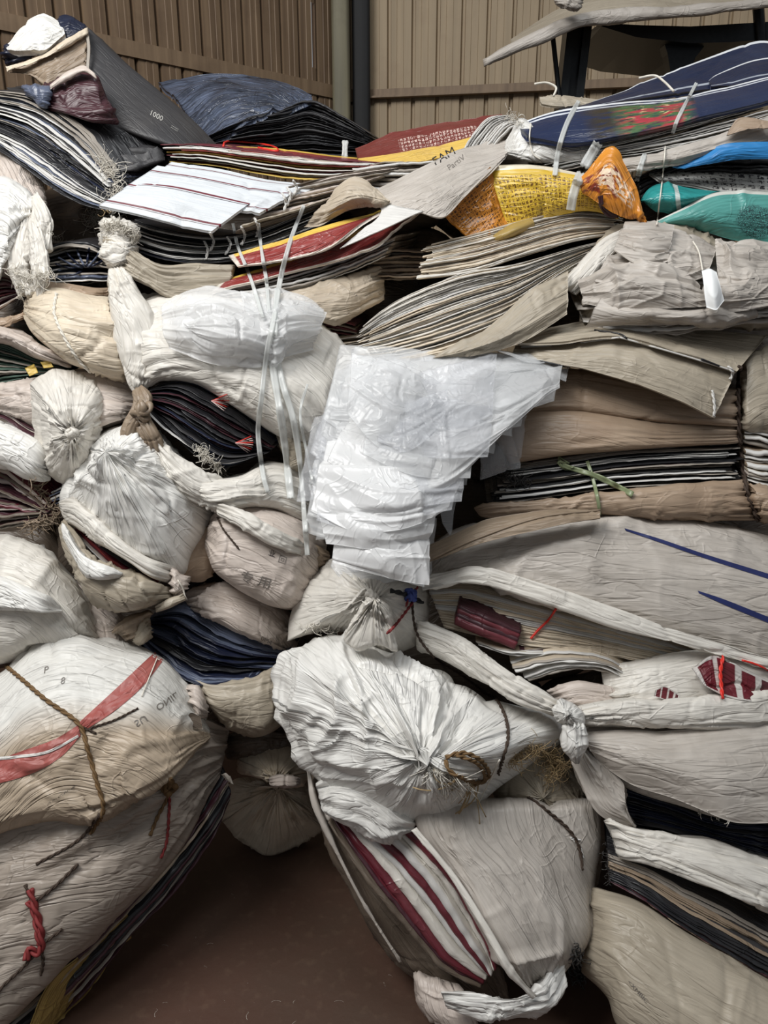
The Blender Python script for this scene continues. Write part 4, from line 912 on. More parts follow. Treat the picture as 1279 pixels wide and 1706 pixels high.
# ================================================================ open navy bundle, centre left
t = thing('open_navy_bundle', 'large white-wrapped bundle, centre left, split open to show navy sacks and topped with clear film', 'sack bundle', (400, 770, .1))
loft('wrapper', [(196, 500, .03), (270, 486, .03), (360, 490, .02), (460, 500, .03), (560, 560, .06), (600, 640, .1)], [(226, 650, -.02), (280, 634, -.03), (350, 648, -.03), (420, 690, -.03), (480, 740, .0), (540, 770, .05)], M['white'], t, f=.11, b=.25, pleat=.006, wr=.010, ws=.07, e=(.12, .12), nu=120, nv=90)
stack('folded_sack', [(244, 648, -.05), (300, 640, -.07), (350, 660, -.07), (400, 692, -.06), (462, 742, -.03)], [(246, 676, -.05), (280, 724, -.07), (320, 760, -.07), (370, 784, -.06), (452, 752, -.03)], 40,
      lambda i, r: r.choice([(M['black'], M['navy']), (M['black'], M['hem']), (M['navy'], M['blue']), (M['black'], M['black']), (M['black'], M['black']), (M['black'], M['char']), (M['navy'], M['navy']), (M['black'], M['black']), (M['black'], M['dmaroon'])]), t, L=.2, back=(.25, 1, .15), jit=.02, wav=.9, ends=.05)
loft('lower_wrapper', [(240, 690, -.06), (270, 740, -.08), (320, 780, -.08), (370, 798, -.06)], [(262, 740, -.05), (280, 800, -.07), (330, 840, -.07), (380, 830, -.05)], M['white'], t, f=.03, b=.1, pleat=.006, wr=.006, nu=70, nv=50)
loft('pleated_end', [(440, 610, .0), (520, 600, .02), (580, 600, .06), (610, 640, .1)], [(460, 730, .0), (490, 780, .0), (530, 780, .02), (590, 720, .08)], M['olive'], t, f=.07, b=.2, pleat=.008, wr=.005, neck=(.5, .5), e=(.1, .2))
fringe('torn_edge', [(330, 745), (355, 770), (372, 790)], 140, 24, (.2, 1), M['thread'], t, spread=1.2, curl=.5, seed=11)
for (x, y) in ((352, 668), (392, 738)):
    for i in range(9):
        a = -.5+i*.16
        V, F = tubeVF(drape([(x, y), (x+30*math.cos(a), y+26*math.sin(a)*.9)], 8, .006), .0011, 4)
        build('red_thread', V, F, M['rink'] if i % 3 else M['redstr'], t, bvh=False)
fc = 'crumpled clear film lying over the open navy bundle'
for k, (T, B, al) in enumerate((
    ([(268, 506, -.08), (330, 476, -.09), (420, 480, -.09), (500, 492, -.07), (545, 520, -.05)], [(280, 580, -.13), (350, 606, -.14), (430, 612, -.13), (470, 596, -.11), (520, 580, -.07)], 'filmw'),
    ([(282, 520, -.12), (340, 492, -.13), (400, 500, -.13), (460, 520, -.12)], [(300, 560, -.15), (350, 590, -.16), (410, 600, -.15), (452, 612, -.13)], 'filmw'),
    ([(400, 486, -.1), (450, 492, -.1), (510, 500, -.09), (540, 514, -.07)], [(420, 590, -.13), (460, 612, -.13), (478, 585, -.11), (530, 560, -.08)], 'film'))):
    sheet('clear_film', T, B, M[al], t, bulge=.06, wr=.013, ws=.07, pleat=.006, pk=22, th=.001, nu=110, nv=80, bvh=(k == 0))
stack('folded_sack', [(500, 540, .04), (545, 532, .05), (592, 540, .08)], [(520, 570, .04), (560, 575, .06), (598, 580, .08)], 8, [(M['dmaroon'], M['maroon']), (M['taupe'], M['hemg'])], t, L=.15, back=(.2, 1, .1), nu=40, wav=.7)
stack('folded_sack', [(460, 585, .02), (530, 568, .02), (600, 560, .06)], [(470, 640, .0), (530, 620, .02), (600, 596, .06)], 15, [(M['beige'], M['hemg']), (M['tan'], M['olive']), (M['dusk'], M['beige'])], t, L=.2, back=(.2, 1, .1), jit=.015, wav=.9, nu=50)
o = loft('beige_flap_sack', [(380, 478, .04), (470, 476, .04), (560, 462, .05), (640, 440, .08)], [(400, 500, .02), (480, 510, .02), (560, 540, .03), (640, 500, .08)], M['beige'], None, f=.06, b=.18, pleat=.005, wr=.006)
meta(o, 'beige sack bulging out beneath the red sacks, above the film-topped bundle', 'sack')

# ================================================================ white bags, lower left
t = thing('big_white_bag', 'big crinkled white bag below the brown knot, slit open over a dark red strip', 'bag', (210, 1010, .0))
puff('bag_body', [(150, 745, .0), (190, 712, .0), (240, 708, .0), (290, 760, .0), (330, 815, .02), (352, 850, .03), (345, 890, .03), (322, 920, .02), (296, 960, .0), (240, 950, -.01), (170, 910, -.01), (110, 850, .0), (104, 815, .0)], (176, 752, -.06), M['white2'], t, f=.15, b=.22, pleat=.010, dim=.0, pk=3, wr=.012, ws=.08, rad=1.2, pp=3.2)
loft('upper_lip', [(98, 836, -.06), (130, 838, -.09), (190, 890, -.1), (250, 930, -.09), (294, 945, -.05)], [(104, 856, -.06), (150, 892, -.09), (200, 928, -.1), (250, 958, -.09), (292, 972, -.05)], M['white'], t, f=.03, b=.06, pleat=.004, wr=.005, nu=80, nv=50)
stack('folded_sack', [(118, 868, -.03), (160, 904, -.05), (210, 940, -.05), (268, 962, -.03)], [(130, 890, -.03), (165, 925, -.05), (210, 958, -.05), (262, 974, -.03)], 6, [(M['char'], M['char']), (M['pink'], M['hem']), (M['maroon'], M['maroon']), (M['red'], M['maroon'])], t, L=.1, back=(.2, 1, .1), wav=.6)
loft('lower_lip', [(106, 866, -.05), (126, 890, -.08), (160, 930, -.1), (220, 958, -.1), (284, 976, -.06)], [(98, 880, -.05), (112, 940, -.08), (150, 1000, -.09), (210, 1022, -.09), (290, 1000, -.06)], M['olive'], t, f=.06, b=.14, pleat=.005, wr=.008, nu=90, nv=60)
loft('white_flap', [(104, 872, -.11), (120, 896, -.14), (150, 930, -.15), (205, 955, -.14)], [(104, 880, -.11), (118, 930, -.14), (150, 962, -.15), (200, 962, -.14)], M['white2'], t, f=.02, b=.03, pleat=.003, wr=.006, nu=60, nv=40)
loft('neck', [(284, 940, -.06), (300, 955, -.06), (318, 960, -.05)], [(286, 1002, -.06), (296, 996, -.06), (308, 985, -.05)], M['pink'], t, f=.03, b=.04, nu=40, nv=44, pleat=.006, wr=.004)
loft('tied_end', [(258, 1010, -.08), (280, 996, -.08), (308, 988, -.07)], [(260, 1022, -.08), (284, 1014, -.08), (310, 1000, -.07)], M['olive'], t, f=.015, b=.015, nu=30, nv=30, pleat=.002, wr=.002)
rope('neck_string', [(296, 966), (304, 980), (312, 1000), (338, 1030), (360, 1052)], .0016, M['thread'], t, n=30, twist=1)
sheet('pink_mark', [(216, 858, -.0), (240, 868, -.0)], [(222, 872, -.0), (236, 874, -.0)], M['rink'], t, nu=4, nv=4, bvh=False) if False else None
t = thing('shade_tan_bag', 'round bag, its tan partly painting the shaded side of the big white bag', 'bag', (320, 960, .1))
loft('bag_body', [(280, 880, .05), (310, 850, .05), (345, 842, .06), (372, 856, .08)], [(285, 960, .04), (310, 970, .04), (345, 965, .05), (370, 930, .08)], M['tan'], t, f=.06, b=.16, pleat=.005, wr=.006, nu=70)  # tan partly paints the shadow on the big white bag's right side
o = loft('white_torn_sack', [(268, 770, -.03), (320, 800, -.05), (400, 790, -.04), (450, 770, .0), (520, 790, .03)], [(330, 838, -.04), (370, 850, -.06), (420, 840, -.05), (470, 850, -.0), (530, 880, .03)], M['white'], None, f=.05, b=.16, pleat=.006, wr=.009, ws=.05)
meta(o, 'torn white sack spread below the open navy bundle, above the inscribed beige bag', 'sack')
t = thing('inscribed_beige_bag', 'beige bag with faint printed characters and a tie round its left end', 'bag', (430, 1000, .0))
loft('bag_body', [(352, 862, .0), (380, 838, -.01), (440, 845, .0), (500, 870, .02), (545, 905, .06)], [(340, 910, .0), (360, 950, -.03), (410, 985, -.03), (470, 1010, -.01), (520, 1000, .04)], M['pink'], t, f=.09, b=.2, pleat=.006, wr=.007, pk=10, e=(.2, .2))
loft('tied_fold', [(360, 836, -.09), (400, 848, -.12), (450, 878, -.11), (506, 906, -.06)], [(362, 856, -.09), (400, 878, -.12), (450, 906, -.11), (506, 930, -.06)], M['white'], t, f=.02, b=.05, pleat=.004, wr=.004, nu=70, nv=44)
rope('tie', [(362, 862), (372, 882), (390, 905), (398, 915)], .0022, M['dtie'], t, n=30, twist=2)
text('print', '回', (462, 935), (14, 5), (4, -14), M['gink'], t)
text('print', '业', (446, 924), (12, 4), (3, -12), M['ink'], t)
text('print', '专', (398, 966), (22, 7), (6, -20), M['gink'], t)
text('print', '用', (428, 974), (22, 7), (6, -20), M['gink'], t)
loft('dark_pleats', [(506, 916, .0), (525, 910, .0), (548, 922, .02)], [(512, 945, .0), (530, 948, .0), (550, 940, .02)], M['dusk'], t, f=.03, b=.06, nu=40, nv=40, pleat=.006)

t = thing('left_white_bag', 'smooth bulging white bag at the left edge above the rope-tied bundle', 'bag', (60, 1100, .0))
loft('bag_body', [(-60, 905, .0), (10, 900, .0), (70, 920, .0), (130, 980, .02), (175, 1060, .04)], [(-60, 1110, -.02), (10, 1100, -.03), (60, 1080, -.03), (120, 1080, -.02), (180, 1090, .03)], M['white'], t, f=.13, b=.25, pleat=.008, wr=.008, ws=.09, e=(.05, .3), pk=5)
loft('sagging_fold', [(-60, 960, -.1), (0, 956, -.12), (60, 984, -.12), (100, 1010, -.1)], [(-60, 1020, -.1), (0, 1020, -.13), (60, 1022, -.13), (104, 1020, -.1)], M['white2'], t, f=.04, b=.08, pleat=.006, wr=.006, nu=70, nv=50)
o = loft('folded_grey_sack', [(118, 965, .02), (150, 985, .02), (190, 1010, .03), (215, 1040, .04)], [(150, 1080, .03), (175, 1090, .02), (200, 1085, .03), (214, 1060, .04)], M['pink'], None, f=.04, b=.14, pleat=.006, wr=.004)
meta(o, 'greyish-pink sack wedged between the left white bag and the big slit bag', 'sack')
t = thing('small_dusty_bag_end', 'small gathered dusty sack end beside the left tip of the open blue bundle', 'sack', (230, 1050, .0))
loft('gather', [(190, 1050, -.02), (215, 1032, -.03), (250, 1020, -.02)], [(208, 1064, -.02), (230, 1062, -.03), (250, 1040, -.02)], M['dusk'], t, f=.03, b=.06, nu=50, nv=44, pleat=.007)
loft('gather', [(222, 1062, -.03), (234, 1042, -.04), (246, 1030, -.03)], [(226, 1072, -.03), (240, 1070, -.04), (250, 1060, -.03)], M['olive'], t, f=.02, b=.03, nu=40, nv=40, pleat=.005)

t = thing('open_blue_bundle', 'beige bundle split open on a wedge of glossy dark blue sacks, below the inscribed bag', 'sack bundle', (400, 1200, .1))
loft('top_wrapper', [(300, 990, .1), (350, 972, .1), (420, 985, .1), (470, 1015, .12), (500, 1060, .16)], [(318, 1016, .05), (350, 1030, .04), (400, 1060, .04), (450, 1082, .06), (490, 1090, .12)], M['pink'], t, f=.07, b=.2, pleat=.006, wr=.008, pk=9)
stack('folded_sack', [(252, 1022, .06), (310, 1010, .05), (360, 1036, .04), (420, 1068, .05), (480, 1084, .08)], [(242, 1052, .05), (270, 1090, .03), (310, 1128, .02), (360, 1140, .02), (462, 1122, .06)], 40,
      lambda i, r: r.choice([(M['navy'], M['blue']), (M['blue'], M['blue']), (M['black'], M['navy']), (M['navy'], M['navy']), (M['blue'], M['navy']), (M['black'], M['black']), (M['navy'], M['blue'])]), t, L=.2, back=(.3, 1, .1), jit=.028, wav=1.5, wf=8, ends=.06)  # blue sacks and hems paint glints over the dark wedge
loft('bottom_wrapper', [(312, 1130, .03), (360, 1138, .02), (420, 1128, .03), (480, 1110, .08)], [(340, 1170, .02), (380, 1212, .02), (440, 1222, .03), (490, 1195, .08)], M['olive'], t, f=.06, b=.2, pleat=.006, wr=.006, e=(.15, .1))
text('print', '0M4', (434, 1066), (10, 5), (3, -10), M['gink'], t)
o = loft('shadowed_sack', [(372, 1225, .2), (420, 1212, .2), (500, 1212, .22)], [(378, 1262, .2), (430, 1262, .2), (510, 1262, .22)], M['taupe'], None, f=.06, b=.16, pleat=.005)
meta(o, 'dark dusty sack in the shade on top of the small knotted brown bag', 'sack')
t = thing('small_brown_bag', 'small brown bag knotted at the neck, standing on the floor in the dark gap', 'bag', (450, 1420, .36))
puff('bag_body', [(366, 1370, .34), (372, 1330, .33), (392, 1300, .33), (430, 1296, .32), (480, 1296, .32), (520, 1320, .33), (536, 1370, .35), (520, 1398, .36), (450, 1424, .37), (400, 1402, .36)], (462, 1312, .28), M['cream'], t, f=.10, b=.16, pleat=.018, dim=.02, pk=4, wr=.006, rad=1.2)
puff('neck_ruffle', [(394, 1262, .20), (420, 1240, .20), (470, 1232, .19), (505, 1245, .19), (518, 1280, .19), (500, 1312, .18), (462, 1304, .17), (420, 1296, .19), (394, 1288, .2)], (458, 1298, .14), M['cream'], t, f=.05, b=.10, pleat=.014, dim=.01, pk=4, wr=.004, nt=120, nr=30)
loft('neck_band', [(448, 1296, .11), (470, 1290, .10), (500, 1296, .11)], [(450, 1308, .11), (472, 1310, .10), (500, 1306, .11)], M['pink'], t, f=.015, b=.02, nu=30, nv=24, pleat=.003)

# ================================================================ rope-tied bundle, front left
t = thing('rope_tied_bundle', 'huge rope-tied bundle of white sacks with a brick-red stripe, front left beside the bare floor', 'sack bundle', (150, 1600, .0))
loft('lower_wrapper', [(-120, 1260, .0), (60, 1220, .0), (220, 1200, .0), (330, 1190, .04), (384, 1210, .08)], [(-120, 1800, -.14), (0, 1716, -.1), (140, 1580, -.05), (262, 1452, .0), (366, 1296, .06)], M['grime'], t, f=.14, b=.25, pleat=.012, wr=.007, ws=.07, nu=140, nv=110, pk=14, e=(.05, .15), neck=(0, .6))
loft('top_sack', [(-120, 1190, -.03), (0, 1120, -.03), (40, 1075, -.02), (105, 1046, -.02), (190, 1058, -.01), (262, 1088, .0), (325, 1150, .02), (352, 1210, .04)], [(-120, 1440, -.13), (0, 1385, -.14), (80, 1370, -.14), (150, 1370, -.13), (220, 1340, -.12), (280, 1300, -.1), (320, 1260, -.06), (350, 1230, .0)], M['tagred'], t, f=.10, b=.2, pleat=.006, wr=.011, ws=.09, nu=140, nv=100, pk=10, e=(.05, .2), neck=(0, 1.0))
rope('tie_rope', [(10, 1110), (40, 1135), (75, 1165), (130, 1205), (145, 1245), (160, 1300), (172, 1350), (150, 1390)], .0042, M['tie'], t, n=80)
rope('tie_rope', [(172, 1350), (130, 1400), (60, 1440)], .003, M['dtie'], t, n=40)
rope('tie_rope', [(135, 1210), (160, 1222), (150, 1214), (190, 1200), (230, 1180)], .0022, M['dtie'], t, n=40)
knot('rope_knot', 282, 1312, .016, .005, M['tie'], t, seed=6)
rope('tie_rope', [(284, 1296), (278, 1330), (262, 1362), (250, 1392)], .0036, M['tie'], t, n=30)
rope('tie_rope', [(282, 1320), (282, 1345), (278, 1400), (268, 1430)], .0032, M['rtie'], t, n=30)
rope('red_rope', [(50, 1482), (58, 1510), (66, 1540), (70, 1570), (64, 1590), (48, 1580), (44, 1600)], .0062, M['rtie'], t, n=50)
rope('red_rope', [(46, 1502), (56, 1520), (62, 1555), (66, 1575)], .005, M['rtie'], t, n=30)
rope('tie_rope', [(42, 1474), (56, 1500), (90, 1478), (130, 1440)], .0034, M['dtie'], t, n=30)
rope('tie_rope', [(104, 1548), (70, 1575), (44, 1606), (8, 1640), (-20, 1670)], .0032, M['dtie'], t, n=40)
rope('tie_rope', [(66, 1575), (72, 1600), (68, 1625)], .0032, M['dtie'], t, n=20)
# red stripe and print
def strip_on(name, A, B, m, parent, n=60, k=10, lift=.0015, depth=None):
    a, b = curve(A, n), curve(B, n); s = np.linspace(0, 1, k); V = []
    for i in range(n):
        for q in s:
            x, y = (a[i]*(1-q)+b[i]*q)[:2]; tt, d = hit(x, y)
            if tt is None: tt = float(face(np.array(y)))/d[1]
            V.append(CAM + d*(tt-lift))
    V = np.array(V).reshape(n, k, 3)
    return build(name, V, gridF(n, k, False), m, parent, np.stack([np.repeat(np.linspace(0, .4, n)[:, None], k, 1), np.repeat(s[None]*.03, n, 0)], -1), bvh=False)
strip_on('red_stripe', [(258, 1086), (230, 1112), (190, 1150), (130, 1205)], [(272, 1100), (236, 1145), (190, 1185), (136, 1220)], M['stripered'], t)
strip_on('red_stripe', [(130, 1208), (90, 1232), (40, 1250), (-20, 1272)], [(134, 1226), (100, 1262), (50, 1290), (-20, 1310)], M['stripered'], t)
strip_on('pale_seam', [(130, 1224), (80, 1250), (30, 1258), (-20, 1262)], [(131, 1228), (80, 1255), (30, 1263), (-20, 1268)], M['white2'], t, k=4, lift=.003)
text('print', 'SU', (222, 1202), (17, -10), (8, 14), M['gink'], t)
text('print', 'ONIL', (258, 1176), (15, -10), (8, 13), M['gink'], t)
text('print', '////', (160, 1240), (15, -10), (6, -12), M['ink'], t)
text('print', '8', (100, 1140), (16, -4), (2, -16), M['gink'], t)
text('print', 'P', (72, 1122), (16, -4), (2, -16), M['gink'], t)
text('print', '|-=-C31-B', (78, 1342), (11, -7), (5, -9), M['ink'], t)
text('print', '-m-', (290, 1258), (13, -10), (4, -9), M['dmaroon'], t)
loft('gathered_corner', [(308, 1142, -.02), (330, 1148, -.03), (346, 1176, -.02)], [(322, 1180, -.02), (330, 1196, -.03), (345, 1195, -.02)], M['pink'], t, f=.02, b=.04, nu=40, nv=40, pleat=.007)
sheet('torn_hole', [(296, 1200, -.07), (318, 1188, -.06), (334, 1195, -.05)], [(294, 1220, -.07), (316, 1214, -.06), (338, 1215, -.05)], M['taupe'], t, nu=20, nv=12, wr=.004, bvh=False)
stack('folded_sack', [(380, 1296, .06), (326, 1376, .02), (258, 1456, -.03), (200, 1520, -.05), (110, 1606, -.08), (0, 1700, -.08)], [(382, 1330, .11), (350, 1400, .08), (285, 1490, .04), (225, 1550, .01), (140, 1650, -.0), (50, 1740, -.02)], 12,
      [(M['black'], M['black']), (M['dmaroon'], M['dmaroon']), (M['black'], M['dusk']), (M['black'], M['black']), (M['dmaroon'], M['hemg'])], t, L=.2, back=(-.5, .8, .25), jit=.01)
loft('tied_stub', [(368, 1290, .02), (376, 1286, .02), (384, 1292, .02)], [(376, 1300, .02), (384, 1308, .02), (390, 1308, .02)], M['hemg'], t, f=.008, b=.01, nu=16, nv=16, pleat=.001)
o = sheet('yellow_sack_corner', [(215, 1528, -.03), (150, 1580, -.06), (84, 1640, -.09), (40, 1740, -.09)], [(218, 1560, .04), (176, 1592, .05), (168, 1622, .05), (90, 1720, .0)], M['mustard'], None, bulge=.02, wr=.004, th=.004)
meta(o, 'dull yellow sack corner sticking out under the rope-tied bundle onto the floor', 'sack')

# ================================================================ centre and right
# beige stacks
stack('beige_sack', [(702, 412, -.0), (790, 390, -.0), (880, 366, .0), (960, 350, .02), (1042, 362, .04)], [(690, 466, -.04), (780, 455, -.05), (880, 425, -.04), (960, 402, -.02), (1042, 388, .02)], 32,
      lambda i, r: r.choice([(M['beige'], M['cream']), (M['olive'], M['white']), (M['tan'], M['beige']), (M['beige'], M['beige']), (M['cream'], M['white'])]), L=.3, back=(.25, 1, .05), jit=.009, wav=.8, ends=.07, wf=6, fill=1.3,
      tag=('thin beige sacks with ragged left ends in the upper fanned stack under the yellow sack', 'folded sack', 'upper fanned beige stack'))
stack('beige_sack', [(592, 552, -.06), (660, 500, -.07), (760, 458, -.07), (860, 440, -.05), (960, 412, -.02), (1030, 396, .0)], [(592, 600, -.1), (660, 604, -.11), (750, 585, -.11), (850, 540, -.08), (930, 470, -.04), (1030, 402, .0)], 54,
      lambda i, r: r.choice([(M['cream'], M['white']), (M['beige'], M['cream']), (M['olive'], M['white']), (M['beige'], M['hem']), (M['tan'], M['cream'])]), L=.3, back=(.25, 1, .05), jit=.010, wav=.8, ends=.07, wf=6, fill=1.3,
      tag=('thin cream and beige sacks in the lower, wider of the two fanned stacks', 'folded sack', 'lower fanned beige stack'))
o = sheet('beige_flap', [(720, 590, -.12), (800, 548, -.12), (880, 490, -.1), (946, 452, -.08)], [(722, 602, -.12), (800, 592, -.13), (870, 570, -.12), (944, 524, -.1)], M['olive'], None, bulge=.02, wr=.006, pleat=.004, pk=20)
meta(o, 'smooth beige sack flap at the right lower edge of the wide fanned stack', 'sack')
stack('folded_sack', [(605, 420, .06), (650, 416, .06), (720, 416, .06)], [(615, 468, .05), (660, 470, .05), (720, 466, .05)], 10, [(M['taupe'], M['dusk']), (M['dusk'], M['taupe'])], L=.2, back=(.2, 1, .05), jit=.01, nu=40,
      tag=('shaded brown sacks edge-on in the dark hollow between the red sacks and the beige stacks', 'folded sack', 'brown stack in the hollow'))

# crumpled grey heap
t = thing('crumpled_grey_heap', 'broad heap of crumpled greyish thin sacks at the right, carrying a white paper tag', 'sack bundle', (1120, 560, .0))
loft('heap_body', [(966, 462, .03), (1000, 404, .03), (1042, 380, .03), (1130, 378, .02), (1190, 404, .04), (1310, 404, .05)], [(966, 545, .02), (1010, 548, .0), (1080, 552, -.0), (1150, 552, -.0), (1220, 545, .0), (1310, 540, .02)], M['olive'], t, f=.08, b=.22, pleat=.008, wr=.012, ws=.08, nu=120, nv=90, pk=8, e=(.08, .03), neck=(0, 0))
stack('thin_sack', [(962, 470, -.04), (1040, 452, -.07), (1130, 448, -.08), (1230, 440, -.07), (1310, 436, -.04)], [(958, 552, -.06), (1040, 562, -.1), (1130, 564, -.12), (1230, 552, -.1), (1310, 546, -.06)], 20,
      lambda i, r: r.choice([(M['olive'], M['hemg']), (M['olive'], M['white']), (M['grey'], M['hem']), (M['beige'], M['olive']), (M['grey'], M['grey'])]), t, L=.2, back=(.1, 1, .25), jit=.03, wav=1.4, ends=.16, wf=7)
loft('white_edge', [(930, 476, -.05), (980, 420, -.06), (1012, 392, -.06), (1046, 376, -.04)], [(960, 492, -.06), (1000, 446, -.08), (1030, 416, -.08), (1062, 404, -.06)], M['white'], t, f=.02, b=.05, pleat=.006, wr=.005, nu=70, nv=44)
for k, (T, B) in enumerate((
    ([(1034, 384, -.05), (1090, 376, -.06), (1150, 384, -.06), (1196, 404, -.04)], [(990, 470, -.12), (1060, 486, -.15), (1120, 480, -.16), (1176, 462, -.15)]),
    ([(1040, 378, -.07), (1080, 376, -.08), (1120, 382, -.08)], [(1020, 420, -.13), (1070, 446, -.15), (1110, 440, -.15)]),
    ([(960, 462, -.09), (1040, 440, -.14), (1110, 446, -.16), (1160, 470, -.15)], [(968, 506, -.1), (1040, 516, -.14), (1110, 512, -.16), (1186, 508, -.15)]),
    ([(1190, 410, -.04), (1240, 404, -.06), (1310, 410, -.04)], [(1196, 470, -.13), (1240, 480, -.14), (1310, 476, -.1)]),
    ([(1180, 460, -.12), (1240, 452, -.13), (1310, 446, -.1)], [(1150, 530, -.14), (1230, 520, -.15), (1310, 506, -.12)]),
    ([(1000, 500, -.12), (1070, 506, -.15), (1150, 512, -.15), (1250, 496, -.12)], [(976, 544, -.1), (1070, 548, -.13), (1150, 546, -.13), (1260, 528, -.1)]))):
    sheet('thin_sack', T, B, M['grey'], t, bulge=.03, wr=.012, ws=.09, pleat=.008, pk=18, nu=110, nv=70)
o = sheet('paper_tag', [(1168, 450, -.19), (1182, 446, -.2), (1194, 452, -.2)], [(1176, 512, -.19), (1194, 516, -.2), (1208, 500, -.19)], M['paper'], None, bulge=.012, wr=.002, nu=24, nv=30)
meta(o, 'curled blank white paper tag hanging on a string on the crumpled grey heap', 'tag')
o = rope('tag_string', [(1154, 402), (1164, 420), (1170, 450)], .0018, M['thread'], None, n=20, twist=1, lift=.01)
meta(o, 'short string holding the white paper tag', 'string')

# flat sacks
o = sheet('flat_beige_sack', [(866, 566, -.02), (930, 540, -.02), (1040, 530, .0), (1160, 545, .0), (1278, 556, .02)], [(862, 574, -.1), (940, 568, -.12), (1032, 558, -.14), (1130, 586, -.14), (1228, 618, -.12)], M['olive'], None, bulge=.01, wr=.004, ws=.1, pleat=.002, th=.006)
meta(o, 'flat dull beige sack, upper of the two, directly under the crumpled grey heap', 'sack', 'flat sacks under the grey heap')
o = sheet('flat_beige_sack', [(858, 572, -.05), (945, 572, -.09), (1034, 562, -.11), (1130, 590, -.11), (1224, 622, -.1)], [(850, 597, -.08), (945, 608, -.13), (1030, 630, -.15), (1110, 658, -.15), (1190, 695, -.12)], M['olive'], None, bulge=.015, wr=.004, ws=.1, pleat=.002, th=.006)
meta(o, 'flat dull beige sack, lower of the two, hanging over the brown bale', 'sack', 'flat sacks under the grey heap')
for pts in ([(868, 578), (940, 574), (1032, 562)], [(1032, 562), (1130, 590), (1222, 618)]):
    o = rope('hem_cord', pts, .002, M['hem'], None, n=30, twist=1, lift=.002); meta(o, 'pale hem cord along the front of the upper flat beige sack', 'cord', 'hem cords of the flat sacks')
for pts in ([(852, 598), (900, 602), (948, 612)], [(990, 550), (1030, 556), (1044, 564)], [(1168, 598), (1198, 610)]):
    o = rope('dark_hem', pts, .0022, M['black'], None, n=20, twist=1, lift=.003); meta(o, 'short stretch of black binding on the hem of the flat beige sacks', 'cord', 'black bindings of the flat sacks')
o = rope('tie_end', [(1186, 650), (1190, 680), (1186, 714)], .003, M['hem'], None, n=20, lift=.008); meta(o, 'knotted white tie end hanging from the right corner of the lower flat sack', 'tie')
o = rope('tie_end', [(1212, 610), (1220, 620), (1216, 632)], .0032, M['hem'], None, n=12, lift=.008); meta(o, 'small white knot at the right tip of the upper flat sack', 'tie')

# brown bale
t = thing('brown_bale', 'brown bale of flat sacks bound by a dark braided rope, right of the film pile', 'sack bundle', (1050, 860, .0))
loft('top_sacks', [(860, 640, .02), (950, 618, .02), (1060, 630, .0), (1235, 650, .0)], [(850, 690, -.0), (950, 684, -.02), (1090, 705, -.03), (1234, 712, -.02)], M['tan'], t, f=.06, b=.3, pleat=.003, wr=.005, ws=.14, prof=.4, e=(.05, .05), neck=(0, 1.2))
loft('middle_sacks', [(800, 690, .0), (950, 682, -.02), (1090, 702, -.03), (1234, 708, -.02)], [(850, 775, -.02), (950, 760, -.04), (1060, 748, -.04), (1234, 738, -.02)], M['tan'], t, f=.06, b=.3, pleat=.003, wr=.005, ws=.14, prof=.4, e=(.05, .05), neck=(0, 1.2))
stack('folded_sack', [(860, 772, -.03), (950, 760, -.04), (1050, 746, -.04), (1240, 736, -.02)], [(800, 840, -.04), (900, 828, -.05), (1050, 808, -.05), (1240, 802, -.02)], 40,
      lambda i, r: r.choice([(M['black'], M['hem']), (M['black'], M['black']), (M['char'], M['hemg']), (M['char'], M['black']), (M['black'], M['olive']), (M['dmaroon'], M['hemg'])]), t, L=.3, back=(.1, 1, .05), jit=.014, wav=.8, ends=.08)
loft('bottom_sacks', [(790, 846, -.03), (920, 832, -.05), (1060, 812, -.06), (1245, 802, -.03)], [(800, 858, -.02), (920, 860, -.04), (1080, 866, -.05), (1262, 868, -.02)], M['tan'], t, f=.05, b=.3, pleat=.004, wr=.006, prof=.5, e=(.08, .05))
loft('right_sacks', [(1232, 602, .0), (1262, 580, .0), (1320, 570, .02)], [(1236, 716, -.02), (1270, 722, -.02), (1320, 724, .0)], M['olive'], t, f=.06, b=.25, pleat=.005, wr=.005, e=(.15, .02), nu=60)
stack('folded_sack', [(1238, 712, -.03), (1270, 712, -.04), (1320, 716, -.02)], [(1246, 812, -.03), (1275, 820, -.04), (1320, 826, -.02)], 14, [(M['olive'], M['hem']), (M['pink'], M['hemg']), (M['dusk'], M['hem'])], t, L=.3, back=(.1, 1, .05), nu=40, wav=.7)
loft('right_sacks', [(1246, 808, -.04), (1280, 812, -.05), (1320, 820, -.03)], [(1262, 868, -.03), (1290, 872, -.04), (1320, 876, -.02)], M['tan'], t, f=.05, b=.2, pleat=.005, wr=.006, nu=50, e=(.15, .02))
rope('binding_rope', [(1232, 612), (1229, 660), (1231, 720), (1236, 770), (1244, 820), (1264, 868)], .0055, M['dtie'], t, n=60, lift=.004)
fringe('loose_threads', [(790, 800), (840, 790), (880, 810)], 150, 34, (.2, 1), M['dthread'], t, spread=1.8, curl=.7, seed=12)
ribbon('green_strap', [(930, 768), (944, 778), (985, 790), (1020, 806), (1054, 824)], .012, M['gstrap'], t, n=30)
ribbon('green_strap', [(978, 768), (988, 800), (998, 850), (994, 900), (1000, 952)], .008, M['gstrap'], t, n=40, lift=.008)
for q in ((0, 1), (1, -1)):
    V, F = tubeVF(drape([(948, 772), (930, 766-4*q[1]), (940, 782), (956, 778)], 16, .012), .002, 6); build('strap_loop', V, F, M['gstrap'], t, bvh=False)

